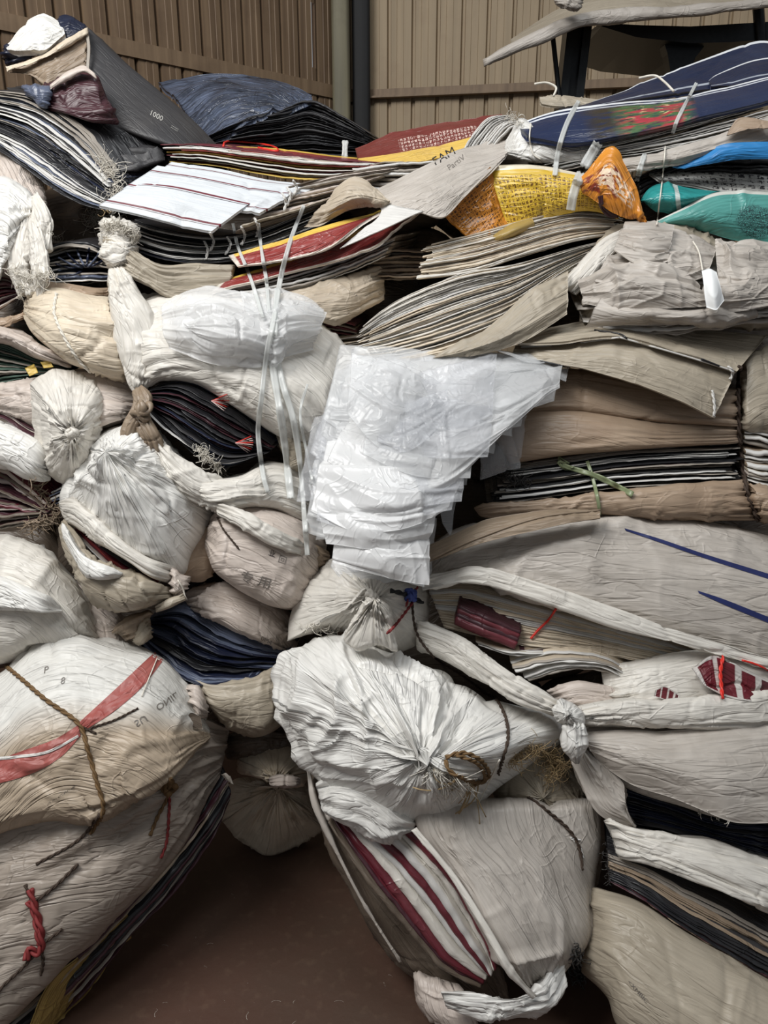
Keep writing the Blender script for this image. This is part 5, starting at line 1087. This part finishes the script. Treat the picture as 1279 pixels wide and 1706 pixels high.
# wide white bundle
t = thing('wide_white_bundle', 'wide white-wrapped bundle across the middle right with navy lines on its wrapper', 'sack bundle', (900, 1200, .0))
loft('wrapper', [(690, 960, .0), (740, 890, .0), (850, 860, -.0), (1000, 850, .0), (1150, 862, .0), (1310, 892, .02)], [(690, 985, .0), (770, 965, -.04), (880, 1000, -.06), (1020, 1040, -.06), (1150, 1075, -.06), (1310, 1120, -.04)], M['grey'], t, f=.10, b=.3, pleat=.006, wr=.011, ws=.16, nu=150, nv=110, pk=4, e=(.15, .02), neck=(1.5, 0))
sheet('upper_fold', [(704, 912, -.11), (800, 870, -.13), (900, 852, -.13), (1000, 846, -.11)], [(708, 938, -.13), (800, 906, -.16), (900, 882, -.16), (1000, 860, -.14)], M['dusk'], t, bulge=.01, wr=.004, nu=60, nv=20)
loft('lit_fold', [(700, 966, -.08), (790, 944, -.12), (900, 972, -.14), (1020, 1014, -.14), (1150, 1056, -.13), (1310, 1104, -.1)], [(704, 984, -.08), (790, 970, -.12), (900, 1002, -.14), (1020, 1042, -.14), (1150, 1080, -.13), (1310, 1124, -.1)], M['white'], t, f=.006, b=.03, pleat=.002, wr=.005, ws=.09, prof=.3, nu=110, nv=40, e=(.1, .02))  # white colour paints the lit band along the wrapper's front fold
strip_on('navy_line', [(1040, 880), (1100, 898), (1180, 925), (1300, 962)], [(1042, 884), (1100, 904), (1180, 932), (1300, 971)], M['bink'], t, k=3)
strip_on('navy_line', [(1162, 984), (1210, 1000), (1300, 1036)], [(1164, 988), (1210, 1009), (1300, 1046)], M['bink'], t, k=3)
rope('fold_line', [(720, 930), (800, 895), (900, 862), (1000, 850)], .0028, M['dusk'], t, n=50, twist=1, lift=.001)
stack('folded_sack', [(715, 985, -.03), (780, 985, -.05), (880, 1010, -.06), (1020, 1048, -.06), (1150, 1085, -.05), (1220, 1110, -.04)], [(740, 1045, -.04), (820, 1066, -.06), (900, 1080, -.07), (1000, 1090, -.07), (1120, 1110, -.06), (1210, 1130, -.04)], 30,
      lambda i, r: r.choice([(M['cream'], M['cream']), (M['cream'], M['hem']), (M['beige'], M['cream']), (M['white'], M['cream'])]), t, L=.3, back=(.1, 1, .1), jit=.004, wav=.3, fill=1.3)
stack('label_end', [(764, 1012, -.08), (800, 1026, -.09), (868, 1052, -.09)], [(757, 1040, -.08), (800, 1058, -.09), (858, 1080, -.09)], 4, [(M['dmaroon'], M['dmaroon']), (M['maroon'], M['maroon'])], t, L=.08, back=(.1, 1, .1), jit=.001, nu=30, fill=1.5, wav=.1, rough=.15)
stack('folded_sack', [(790, 1062, -.06), (850, 1078, -.08), (930, 1082, -.07)], [(800, 1078, -.06), (850, 1096, -.08), (900, 1092, -.07)], 6, [(M['dusk'], M['hemg']), (M['dmaroon'], M['hem']), (M['olive'], M['hem'])], t, L=.15, back=(.1, 1, .1), nu=40, wav=.9)
stack('folded_sack', [(850, 1106, -.07), (930, 1090, -.09), (1010, 1098, -.09), (1066, 1128, -.07)], [(886, 1140, -.07), (950, 1122, -.09), (1010, 1124, -.09), (1060, 1150, -.07)], 8, [(M['cream'], M['hem']), (M['beige'], M['hemg']), (M['white'], M['hem'])], t, L=.2, back=(.1, 1, .1), jit=.014, wav=.9)
loft('inner_fold', [(910, 1150, -.06), (960, 1134, -.07), (1020, 1140, -.07), (1070, 1150, -.06)], [(940, 1185, -.06), (980, 1190, -.07), (1020, 1186, -.07), (1070, 1175, -.06)], M['pink'], t, f=.03, b=.14, pleat=.005, wr=.005)
loft('printed_sack', [(1000, 1110, -.06), (1090, 1092, -.08), (1180, 1080, -.08), (1310, 1110, -.06)], [(1010, 1180, -.08), (1100, 1180, -.1), (1200, 1178, -.1), (1310, 1170, -.08)], M['white'], t, f=.03, b=.15, pleat=.005, wr=.009, ws=.06)
sheet('maroon_blocks', [(1152, 1114, -.13), (1188, 1092, -.13), (1240, 1112, -.13), (1296, 1136, -.12)], [(1168, 1142, -.14), (1208, 1160, -.14), (1250, 1168, -.14), (1290, 1168, -.13)], M['mblock'], t, wr=.008, ws=.04, bvh=True)
sheet('maroon_blocks', [(1092, 1150, -.135), (1108, 1144, -.135), (1132, 1158, -.135)], [(1090, 1160, -.135), (1108, 1166, -.135), (1128, 1172, -.135)], M['mblock'], t, wr=.003, nu=30, nv=16, bvh=False)
loft('rolled_wrapper', [(690, 1030, -.06), (760, 1055, -.1), (850, 1118, -.12), (945, 1172, -.12)], [(694, 1082, -.06), (770, 1118, -.1), (860, 1172, -.12), (940, 1200, -.12)], M['white'], t, f=.035, b=.06, pleat=.005, wr=.005, nu=100, nv=60, e=(.1, .1), neck=(0, 1.5))
loft('rolled_wrapper', [(940, 1182, -.12), (1040, 1164, -.13), (1150, 1158, -.13), (1310, 1146, -.1)], [(945, 1204, -.12), (1050, 1212, -.13), (1180, 1220, -.13), (1310, 1212, -.1)], M['white'], t, f=.035, b=.08, pleat=.006, wr=.005, nu=100, nv=60, e=(.1, .02), neck=(1.5, 0))
puff('corner_knot', [(912, 1180, -.14), (930, 1160, -.15), (955, 1172, -.15), (972, 1192, -.15), (970, 1212, -.15), (945, 1216, -.15), (920, 1204, -.14)], (946, 1192, -.17), M['white2'], t, f=.03, b=.05, nt=90, nr=26, pleat=.01, dim=.015)
loft('knot_tail', [(972, 1208, -.16), (976, 1235, -.16), (964, 1272, -.15)], [(944, 1208, -.16), (944, 1236, -.16), (958, 1272, -.15)], M['white2'], t, f=.015, b=.02, nu=40, nv=40, pleat=.005, e=(.05, .2))
puff('left_end', [(476, 1070, .0), (484, 1020, .0), (510, 970, .0), (552, 936, .0), (610, 930, .0), (680, 955, .0), (712, 990, .0), (704, 1060, -.01), (650, 1090, -.02), (590, 1060, -.02), (540, 1050, -.01), (505, 1060, .0)], (622, 992, -.06), M['white'], t, f=.11, b=.2, pleat=.013, dim=.02, pk=5, wr=.006)
puff('tied_tail', [(606, 1008, -.17), (586, 1040, -.17), (574, 1066, -.16), (600, 1082, -.16), (630, 1074, -.17), (660, 1084, -.16), (656, 1050, -.17), (644, 1012, -.17)], (624, 998, -.18), M['white'], t, f=.025, b=.03, nt=120, nr=30, pleat=.012, dim=.0, pk=5)
knot('end_knot', 620, 994, .014, .005, M['white'], t, seed=8)
knot('blue_tie', 684, 992, .014, .004, M['bluerag'], t, o=-.02, loops=6, seed=2)
rope('black_tie', [(650, 984), (668, 988), (684, 994), (704, 1004)], .005, M['blackragslot'], t, n=20, lift=.012)
rope('red_tie', [(690, 1000), (672, 1024), (656, 1044), (644, 1056)], .003, M['rtie'], t, n=24, lift=.012)
rope('red_tie', [(696, 978), (688, 986), (682, 994), (676, 1010)], .0026, M['rtie'], t, n=24, lift=.016)
rope('dark_cord', [(686, 1000), (690, 1040), (702, 1070), (730, 1100), (760, 1118)], .003, M['dtie'], t, n=50)
rope('red_string', [(926, 1014), (914, 1032), (896, 1050), (884, 1064)], .0026, M['redstr'], t, n=24, twist=1, lift=.006)
rope('red_string', [(1204, 1094), (1200, 1120), (1202, 1150), (1204, 1164)], .0036, M['redstr'], t, n=24, twist=2, lift=.006)
rope('red_string', [(1236, 1100), (1262, 1108), (1300, 1128)], .0022, M['redstr'], t, n=24, twist=1, lift=.006)
fringe('frayed_threads', [(500, 1040), (540, 1046), (560, 1050)], 40, 30, (.0, 1), M['thread'], t, spread=.7, seed=13)

# clear film pile
rnd = random.Random(11)
gl = 'clear bags in the slumped film pile'
NB = 20
Lx = curve([(652, 600), (600, 650), (540, 730), (512, 790), (516, 860), (530, 905), (560, 935)], NB)
Rx = curve([(940, 600), (930, 650), (880, 700), (800, 770), (760, 830), (722, 870), (712, 965)], NB)
for i in range(NB):
    lx, ly, _ = Lx[i]; rx, ry, _ = Rx[i]
    o0 = -.08 - .06*math.sin(math.pi*min(1, i/NB+.1)) - .010*i/NB
    lx += rnd.uniform(-22, 14); rx += rnd.uniform(-14, 14); ly += rnd.uniform(-14, 12); ry += rnd.uniform(-10, 10)
    mx, my = (lx+rx)/2, (ly+ry)/2
    hgt = 110 + rnd.uniform(-25, 55)
    T = [(lx+30, max(575, ly-hgt), o0+.05), (mx-30, max(580, my-hgt-10), o0+.03), (mx+40, max(585, my-hgt), o0+.03), (rx+10, max(598, ry-hgt+10), o0+.05)]
    B = [(lx, ly, o0), (lx*.6+mx*.4, my+rnd.uniform(-10, 30), o0-.02), (mx, my+rnd.uniform(-40, 24), o0-.025), (rx*.6+mx*.4, my+rnd.uniform(-30, 30), o0-.02), (rx, ry, o0)]
    o = sheet('clear_bag', T, B, M[rnd.choice(['film', 'film', 'film2', 'filmw'])], None, bulge=.012, wr=.005, ws=.08, pleat=.003, pk=16, th=.001, nu=70, nv=44, bvh=(i % 4 == 0))
    meta(o, 'crinkled clear plastic bag in the slumped milky pile down the middle', 'plastic bag', gl)
# the broad bags on the face of the pile, slumped one over the other
for k, (T, B, al) in enumerate((
    ([(650, 588, -.06), (740, 585, -.08), (840, 596, -.08), (936, 602, -.06)], [(612, 700, -.2), (690, 742, -.22), (790, 730, -.22), (905, 660, -.17)], 'film'),
    ([(600, 650, -.12), (680, 640, -.16), (770, 640, -.17), (890, 660, -.15)], [(545, 770, -.22), (640, 830, -.245), (730, 820, -.245), (830, 730, -.21)], 'filmw'),
    ([(545, 735, -.18), (620, 730, -.2), (700, 745, -.21), (800, 745, -.19)], [(516, 850, -.235), (590, 885, -.26), (670, 880, -.26), (742, 850, -.23)], 'filmx'),
    ([(520, 815, -.2), (580, 820, -.22), (650, 830, -.22), (735, 820, -.21)], [(540, 905, -.24), (600, 915, -.26), (660, 918, -.26), (716, 908, -.23)], 'filmx'),
    ([(560, 880, -.2), (610, 880, -.21), (660, 880, -.21), (714, 874, -.2)], [(556, 936, -.22), (610, 952, -.24), (660, 965, -.24), (710, 974, -.22)], 'filmx'),
    ([(780, 600, -.1), (840, 602, -.1), (938, 606, -.08)], [(800, 735, -.225), (850, 712, -.21), (930, 640, -.17)], 'film'))):
    o = sheet('clear_bag', T, B, M[al], None, bulge=.03, wr=.007, ws=.13, pleat=.006, pk=10, th=.001, nu=120, nv=90)
    meta(o, 'broad milky clear bag draped over the face of the slumped film pile', 'plastic bag', 'broad bags on the film pile face')
for k in range(9):
    cx, cy = rnd.uniform(590, 760), rnd.uniform(650, 850); cx += (750-cy)*.35
    w_, h_, sk = rnd.uniform(50, 95), rnd.uniform(35, 70), rnd.uniform(-25, 25)
    oo = -.245 + .06*max(0, (720-cy)/120)
    T = [(cx-w_, cy-h_+sk, oo+.05), (cx, cy-h_+rnd.uniform(-10, 10), oo+.02), (cx+w_, cy-h_-sk, oo+.05)]
    B = [(cx-w_*1.1, cy+h_*.6+sk, oo-.0), (cx-10, cy+h_+rnd.uniform(-14, 10), oo-.015), (cx+w_*.9, cy+h_*.6-sk, oo-.0)]
    o = sheet('clear_bag', T, B, M['film2' if k % 3 else 'film'], None, bulge=.012, wr=.008, ws=.07, pleat=.005, pk=14, th=.001, nu=60, nv=44, bvh=False)
    meta(o, 'small loose clear bag lying on the face of the milky film pile', 'plastic bag', 'loose clear bags on the film pile')
o = sheet('clear_bag', [(640, 905, -.1), (670, 890, -.1), (712, 880, -.09)], [(566, 940, -.16), (640, 962, -.18), (708, 976, -.16)], M['filmx'], None, wr=.008, th=.001)
meta(o, 'bright clear bag hanging lowest of the film pile, above the blue tie', 'plastic bag')
o = sheet('clear_bag', [(800, 740, -.1), (850, 700, -.09), (876, 690, -.08)], [(800, 800, -.1), (840, 785, -.1), (866, 780, -.09)], M['film2'], None, wr=.008, th=.001, bulge=.02)
meta(o, 'loose clear bag end sticking out of the film pile over the brown bale', 'plastic bag')
o = sheet('clear_bag', [(726, 830, -.12), (745, 822, -.12), (765, 800, -.11)], [(740, 870, -.13), (752, 890, -.13), (758, 850, -.12)], M['film2'], None, wr=.005, th=.001)
meta(o, 'small pointed clear bag corner hanging at the lower right of the film pile', 'plastic bag')
o = loft('white_sack_under_film', [(600, 650, .0), (700, 600, .0), (820, 600, .0), (930, 610, .0)], [(545, 800, -.04), (640, 900, -.06), (720, 860, -.05), (800, 740, -.02)], M['white2'], None, f=.05, b=.2, pleat=.005, wr=.01, ws=.06)
meta(o, 'white sack slumped underneath the clear film pile, seen through it', 'sack')

# ================================================================ puffed bag with the straw tie, low centre
t = thing('puffed_white_bag', 'big puffed white bag with pleats running to a straw-tied knot, low centre', 'bag', (700, 1370, .0))
puff('bag_body', [(443, 1160, -.06), (446, 1105, -.06), (464, 1072, -.06), (520, 1056, -.05), (590, 1062, -.06), (660, 1086, -.07), (730, 1112, -.07), (800, 1148, -.06), (860, 1172, -.05), (915, 1196, -.04), (930, 1225, -.04), (880, 1266, -.06), (830, 1300, -.08), (790, 1345, -.1), (740, 1374, -.11), (660, 1382, -.11), (600, 1352, -.1), (540, 1312, -.09), (506, 1278, -.08), (486, 1236, -.08), (456, 1200, -.06)], (712, 1276, -.16), M['white2'], t, f=.16, b=.24, nt=240, nr=80, pleat=.017, dim=.05, dr=.12, pk=1.7, wr=.018, ws=.11, rad=.5)
fringe('straw_tassel', [(715, 1278), (740, 1290), (770, 1300)], 90, 44, (.5, 1), M['thread'], t, spread=.6, curl=.12, seed=14, r=.0008)
fringe('straw_tassel', [(760, 1290), (800, 1310)], 14, 90, (.1, 1), M['tthread'], t, spread=.5, curl=.25, seed=15, r=.0012)
rope('straw_rope', [(742, 1262), (770, 1254), (800, 1266), (815, 1290), (800, 1304), (770, 1296), (748, 1284), (742, 1266)], .004, M['tie'], t, n=60, lift=.012)
rope('straw_rope', [(760, 1258), (795, 1272), (808, 1296), (790, 1308)], .0036, M['tie'], t, n=40, lift=.02)
rope('dark_cord', [(800, 1150), (826, 1166), (842, 1196), (846, 1230), (838, 1262), (830, 1290)], .0036, M['dtie'], t, n=50)
rope('dark_cord', [(760, 1118), (790, 1140), (806, 1152)], .003, M['dtie'], t, n=30)
rope('white_string', [(832, 1266), (806, 1320), (790, 1350), (768, 1380), (758, 1420)], .0016, M['thread'], t, n=40, twist=1, lift=.02)
t = thing('grubby_side_sack', 'shaded grey-brown sack with dry fibres behind the straw tie, right of the puffed bag', 'sack', (920, 1400, .05))
puff('sack_body', [(820, 1240, .04), (900, 1200, .05), (945, 1210, .05), (950, 1260, .04), (985, 1320, .03), (1008, 1370, .03), (1006, 1420, .03), (985, 1480, .04), (930, 1440, .02), (860, 1380, .0), (820, 1320, .0)], (905, 1330, -.03), M['olive'], t, f=.10, b=.2, pleat=.008, dim=0, pk=3, wr=.008)
fringe('dry_fibre', [(850, 1270), (890, 1250), (930, 1270), (910, 1300)], 320, 40, (.5, .4), M['tthread'], t, spread=2.0, curl=.6, seed=16, r=.0005, lift=.012)

# ================================================================ maroon bundle, low centre right
t = thing('maroon_bundle', 'standing bundle low at centre right, slit open on maroon and white folded sacks', 'sack bundle', (760, 1690, .0))
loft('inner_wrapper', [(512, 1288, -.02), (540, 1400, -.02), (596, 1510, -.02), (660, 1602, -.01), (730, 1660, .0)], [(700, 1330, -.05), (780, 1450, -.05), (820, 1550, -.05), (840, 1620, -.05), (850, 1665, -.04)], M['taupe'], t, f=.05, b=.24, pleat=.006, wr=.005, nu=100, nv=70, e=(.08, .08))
stack('folded_sack', [(600, 1340, -.09), (690, 1388, -.11), (762, 1465, -.12), (815, 1560, -.12), (828, 1610, -.11)], [(545, 1370, -.08), (590, 1445, -.1), (660, 1535, -.11), (730, 1615, -.11), (800, 1646, -.1)], 9,
      lambda i, r: [(M['maroon'], M['maroon']), (M['white'], M['white']), (M['white'], M['hem']), (M['maroon'], M['maroon']), (M['white'], M['hem']), (M['white'], M['white']), (M['maroon'], M['maroon']), (M['maroon'], M['dmaroon']), (M['taupe'], M['taupe'])][i], t, L=.12, back=(.3, 1, -.1), jit=.006, wav=.25, fill=.95, rough=.2)
loft('front_wrapper', [(690, 1330, -.1), (704, 1392, -.12), (752, 1452, -.13), (806, 1540, -.15), (846, 1608, -.15), (890, 1656, -.13)], [(1002, 1330, -.03), (1000, 1400, -.04), (988, 1480, -.06), (984, 1550, -.08), (950, 1604, -.1), (912, 1656, -.12)], M['grey'], t, f=.09, b=.2, nu=130, nv=110, pleat=.006, wr=.012, ws=.16, pk=5, e=(.06, .2), neck=(0, 2.6))
loft('edge_hem', [(694, 1378, -.18), (758, 1454, -.19), (814, 1542, -.2), (854, 1612, -.2), (894, 1658, -.18)], [(684, 1384, -.18), (746, 1460, -.19), (802, 1548, -.2), (842, 1618, -.2), (886, 1666, -.18)], M['white'], t, f=.008, b=.01, nu=80, nv=20, pleat=.001, wr=.002)
loft('torn_top', [(526, 1306, -.1), (560, 1296, -.11), (620, 1310, -.13), (690, 1360, -.13)], [(538, 1350, -.1), (590, 1372, -.12), (630, 1400, -.13), (690, 1384, -.13)], M['white2'], t, f=.03, b=.05, pleat=.006, wr=.01, ws=.05, nu=80, nv=50)
loft('left_strip', [(510, 1284, -.06), (520, 1340, -.07), (548, 1400, -.07), (600, 1500, -.07), (664, 1604, -.06)], [(518, 1284, -.06), (530, 1340, -.07), (556, 1400, -.07), (606, 1500, -.07), (670, 1602, -.06)], M['grey'], t, f=.01, b=.02, nu=80, nv=20, pleat=.001, wr=.002, e=(.02, .05))
knot('corner_knot', 546, 1362, .016, .006, M['grey'], t, seed=9)
loft('torn_band', [(734, 1652, -.15), (790, 1652, -.16), (850, 1658, -.17), (900, 1640, -.16), (938, 1590, -.14)], [(745, 1682, -.14), (790, 1700, -.15), (850, 1702, -.16), (915, 1672, -.15), (936, 1624, -.13)], M['white2'], t, f=.025, b=.05, pleat=.005, wr=.008, ws=.05, nu=90, nv=50)
loft('lower_end', [(688, 1620, -.04), (695, 1670, -.05), (720, 1700, -.05)], [(760, 1640, -.08), (790, 1690, -.1), (800, 1740, -.1)], M['pink'], t, f=.04, b=.12, pleat=.006, nu=60, nv=50)
rope('dark_cord', [(880, 1328), (910, 1350), (945, 1380), (964, 1410), (970, 1450)], .0036, M['dtie'], t, n=40)
rope('white_tie', [(968, 1400), (950, 1395), (966, 1410), (972, 1430)], .002, M['hem'], t, n=20)

# ================================================================ right bundle
t = thing('right_navy_bundle', 'white-wrapped bundle at the right edge, open on dark navy sacks, beside the maroon bundle', 'sack bundle', (1150, 1540, .0))
loft('upper_wrapper', [(950, 1222, -.04), (1030, 1204, -.05), (1150, 1206, -.05), (1310, 1200, -.05)], [(984, 1262, -.05), (1050, 1308, -.08), (1130, 1336, -.1), (1210, 1362, -.1), (1310, 1362, -.08)], M['grey'], t, f=.05, b=.2, pleat=.004, wr=.01, ws=.2, nu=110, nv=80, pk=3, e=(.1, .02), neck=(1, 0), prof=.4)
sheet('front_drape', [(948, 1216, -.12), (1030, 1208, -.13), (1150, 1212, -.13), (1310, 1206, -.11)], [(992, 1276, -.12), (1050, 1314, -.15), (1120, 1336, -.17), (1200, 1364, -.18), (1240, 1372, -.17), (1310, 1368, -.15)], M['grey'], t, bulge=.05, wr=.022, ws=.2, pleat=.004, pk=8, th=.003, nu=120, nv=80)
fringe('torn_edge', [(1160, 1352), (1220, 1370)], 26, 12, (.3, 1), M['thread'], t, spread=1.0, seed=31)
loft('side_flap', [(944, 1210, -.08), (948, 1262, -.09), (978, 1330, -.1), (1006, 1366, -.1), (1062, 1384, -.1)], [(970, 1240, -.1), (1010, 1272, -.12), (1042, 1300, -.12), (1048, 1340, -.12), (1056, 1374, -.11)], M['grey'], t, f=.018, b=.08, pleat=.007, wr=.008, ws=.12, prof=.35, nu=80, nv=60)
stack('folded_sack', [(1040, 1308, -.04), (1120, 1336, -.05), (1200, 1366, -.05), (1310, 1372, -.04)], [(1046, 1370, -.05), (1130, 1388, -.06), (1210, 1408, -.06), (1310, 1442, -.05)], 16, lambda i, r: r.choice([(M['navy'], M['navy']), (M['black'], M['black']), (M['black'], M['navy'])]), t, L=.25, back=(.1, 1, .1), jit=.008, wav=.5)
loft('lower_wrapper', [(1006, 1366, -.1), (1060, 1378, -.11), (1130, 1390, -.12), (1210, 1410, -.12), (1310, 1444, -.1)], [(1030, 1425, -.1), (1110, 1448, -.13), (1180, 1478, -.14), (1240, 1506, -.14), (1310, 1536, -.12)], M['white'], t, f=.03, b=.12, pleat=.008, wr=.005, nu=110, nv=70, e=(.1, .02), pk=4, prof=.45)
stack('folded_sack', [(1012, 1418, -.08), (1070, 1440, -.1), (1130, 1476, -.11), (1210, 1516, -.11), (1310, 1570, -.1)], [(1014, 1470, -.1), (1070, 1502, -.13), (1150, 1556, -.14), (1220, 1598, -.14), (1310, 1646, -.13)], 22,
      lambda i, r: r.choice([(M['dmaroon'], M['dmaroon']), (M['black'], M['black']), (M['black'], M['hemg']), (M['black'], M['black']), (M['char'], M['dusk'])]), t, L=.25, back=(.2, 1, .1), jit=.01, wav=.35)
fringe('frayed_tie', [(1008, 1410), (1012, 1440), (1016, 1478)], 70, 16, (-.2, 1), M['dthread'], t, spread=1.4, curl=.5, seed=17)
t = thing('smooth_beige_sack', 'smooth dull beige sack lying in the lower right corner under the right bundle', 'sack', (1150, 1700, -.1))
loft('sack_body', [(985, 1480, -.07), (1060, 1500, -.1), (1150, 1556, -.12), (1320, 1650, -.12)], [(968, 1620, -.05), (1010, 1660, -.1), (1060, 1740, -.14), (1320, 1860, -.2)], M['olive'], t, f=.10, b=.2, pleat=.004, wr=.004, ws=.12, nu=120, nv=90, pk=4, e=(.1, .02))
text('print', '<XMBIC', (1044, 1636), (9, 10), (6, -6), M['gink'], t)
fringe('frayed_neck', [(960, 1580), (964, 1610), (968, 1640)], 90, 30, (-.1, 1), M['dthread'], t, spread=.8, curl=.4, seed=18, r=.0011)

# ================================================================ straps hanging over the heap
def strap(pts, w, label, n=60, m='strap', lift=.01):
    o = ribbon('plastic_strap', pts, w, M[m], None, n=n, lift=lift); meta(o, label, 'strap'); return o
strap([(388, 372), (396, 410), (412, 450), (426, 490), (438, 530)], .008, 'clear strap hanging leftmost from the striped sacks, ending on the clear film')
strap([(430, 372), (436, 420), (444, 470), (448, 520)], .008, 'clear strap hanging down second from left below the striped sacks')
strap([(506, 342), (484, 400), (468, 460), (456, 530), (444, 590), (436, 660), (430, 720), (438, 790), (446, 820)], .010, 'long white strap running from the striped sacks down past the open navy bundle', n=90)
strap([(462, 480), (458, 560), (468, 630), (486, 690), (498, 760), (506, 850), (512, 925)], .012, 'long wide clear strap hanging down beside the film pile to the inscribed bag', n=90)
strap([(452, 600), (462, 660), (474, 740), (484, 830)], .016, 'milky clear strap hanging between the two long straps')
strap([(512, 640), (500, 690), (512, 760), (520, 800)], .006, 'thin clear strap loop at the left edge of the film pile')
strap([(964, 168), (944, 206), (930, 250), (924, 292)], .012, 'white strap crossing the left end of the flower-print sack')
strap([(996, 238), (972, 280), (956, 320), (950, 350)], .022, 'broad milky strap pressed over the printed yellow sack', lift=.03)
strap([(1160, 138), (1142, 172), (1128, 200), (1120, 222)], .009, 'white strap crossing the right part of the flower print')
strap([(1074, 256), (1066, 280), (1060, 304)], .012, 'short white strap hanging from the white stack beside the orange flap')
o = rope('white_string', [(1108, 244), (1104, 290), (1098, 340), (1094, 374)], .0018, M['thread'], None, n=30, twist=1, lift=.012); meta(o, 'thin white string hanging down in front of the small teal sack', 'string')
o = rope('white_string', [(884, 206), (882, 232), (888, 256), (900, 266)], .0018, M['thread'], None, n=30, twist=1, lift=.006); meta(o, 'thin white string looped on the bluish-white sack', 'string')
V, F = tubeVF(cpt(curve([(1064, 130, .1), (1090, 126, .08), (1106, 136, .06), (1122, 152, .03)], 24)), .0028, 6)
o = build('white_string', V, F, M['thread'], None, bvh=False); meta(o, 'stiff loop of white string rising above the flower-print sack', 'string')
V, F = tubeVF(cpt(curve([(890, 140, .1), (910, 138, .1), (926, 146, .1), (922, 160, .1)], 24)), .0028, 6)
o = build('white_string', V, F, M['thread'], None, bvh=False); meta(o, 'short white string curling above the left end of the navy sacks', 'string')
o = rope('white_string', [(262, 1096), (248, 1130), (236, 1160)], .0012, M['thread'], None, n=20, twist=1, lift=.004); meta(o, 'thin white thread lying across the red stripe of the rope-tied bundle', 'string')

# thread scraps on the floor
rnd = random.Random(5)
for (x, y) in ((387, 1475), (388, 1492), (325, 1560), (350, 1572), (275, 1575), (342, 1610), (412, 1638), (476, 1647), (275, 1670), (260, 1686), (315, 1682), (374, 1668), (423, 1671), (460, 1668), (490, 1668), (565, 1668), (412, 1690), (358, 1700), (490, 1704), (640, 1640), (650, 1625)):
    d = rays(np.array(float(x)), np.array(float(y))); P0 = CAM + d*(1.498/-d[2])
    a = rnd.uniform(0, 6.28); l = rnd.uniform(.003, .011); s = np.linspace(-1, 1, 7)
    P = P0 + np.stack([math.cos(a)*s*l + .3*l*np.sin(s*3), math.sin(a)*s*l + .2*l*np.cos(s*3), 0*s], -1); P[:, 2] = .0012
    V, F = tubeVF(P, .0009, 5)
    o = build('thread_scrap', V, F, M['thread'], None, bvh=False)
    meta(o, 'tiny pale scrap of thread lying on the brown floor', 'thread', 'thread scraps on the floor')

# ================================================================ pieces that belong to one part of their thing
def under(th, child, part):
    t = bpy.data.objects.get(th)
    kids = [c for c in t.children]
    p = next(c for c in kids if c.name.split('.')[0] == part)
    for c in kids:
        if c.name.split('.')[0] == child: c.parent = p
for a in (('black_sack_bundle', 'print', 'bundle_body'), ('black_sack_bundle', 'seam_strip', 'bundle_body'), ('black_sack_bundle', 'tan_hem', 'tan_fold'),
          ('frayed_white_bag', 'frayed_threads', 'tail'), ('gathered_white_sack', 'frayed_threads', 'frayed_neck'), ('yellow_sack', 'dark_handle', 'orange_flap'),
          ('lettered_sack', 'print', 'sack_face'), ('lettered_sack', 'folded_edge', 'sack_face'), ('inscribed_beige_bag', 'print', 'bag_body'), ('open_blue_bundle', 'print', 'top_wrapper'),
          ('rope_tied_bundle', 'red_stripe', 'top_sack'), ('rope_tied_bundle', 'pale_seam', 'top_sack'), ('rope_tied_bundle', 'print', 'top_sack'), ('rope_tied_bundle', 'torn_hole', 'top_sack'),
          ('rope_tied_bundle', 'gathered_corner', 'top_sack'), ('smooth_beige_sack', 'print', 'sack_body'), ('wide_white_bundle', 'navy_line', 'wrapper'), ('wide_white_bundle', 'fold_line', 'wrapper'),
          ('wide_white_bundle', 'maroon_blocks', 'printed_sack'), ('wide_white_bundle', 'knot_tail', 'corner_knot'), ('wide_white_bundle', 'frayed_threads', 'left_end'), ('open_navy_bundle', 'torn_edge', 'lower_wrapper'),
          ('brown_bale', 'strap_loop', 'green_strap'), ('puffed_white_bag', 'straw_tassel', 'bag_body'), ('grubby_side_sack', 'dry_fibre', 'sack_body'),
          ('maroon_bundle', 'edge_hem', 'front_wrapper'), ('maroon_edge_stack', 'frayed_ends', 'folded_sack'), ('big_white_bag', 'neck_string', 'neck'), ('right_navy_bundle', 'torn_edge', 'front_drape'),
          ('small_brown_bag', 'neck_band', 'neck_ruffle'), ('knotted_white_bag', 'neck_knot', 'bag_body'), ('pale_blue_sack', 'frayed_corner', 'sack_body')):
    under(*a)
for o in bpy.data.objects:
    n = o.name.split('.')[0]
    if o.parent is not None:
        l = {'red_stripe': 'faded red printed stripe', 'red_rope': 'dull red twisted rope', 'red_string': 'bright red string', 'blue_tie': 'blue rag tie', 'black_tie': 'black rag end',
             'green_strap': 'green plastic strap', 'binding_rope': 'dark braided rope', 'navy_line': 'navy printed line', 'maroon_blocks': 'maroon printed blocks', 'label_end': 'maroon folded sack end',
             'yellow_corner': 'yellow sack corner', 'orange_flap': 'orange flap with pale emblem', 'straw_rope': 'brown straw rope', 'clear_film': 'clear crumpled film', 'white_fold': 'white folded sack end',
             'red_tie': 'dull red tie', 'tie_rope': 'brown hemp rope', 'dark_cord': 'dark twisted cord'}.get(n)
        if l: o['label'] = l
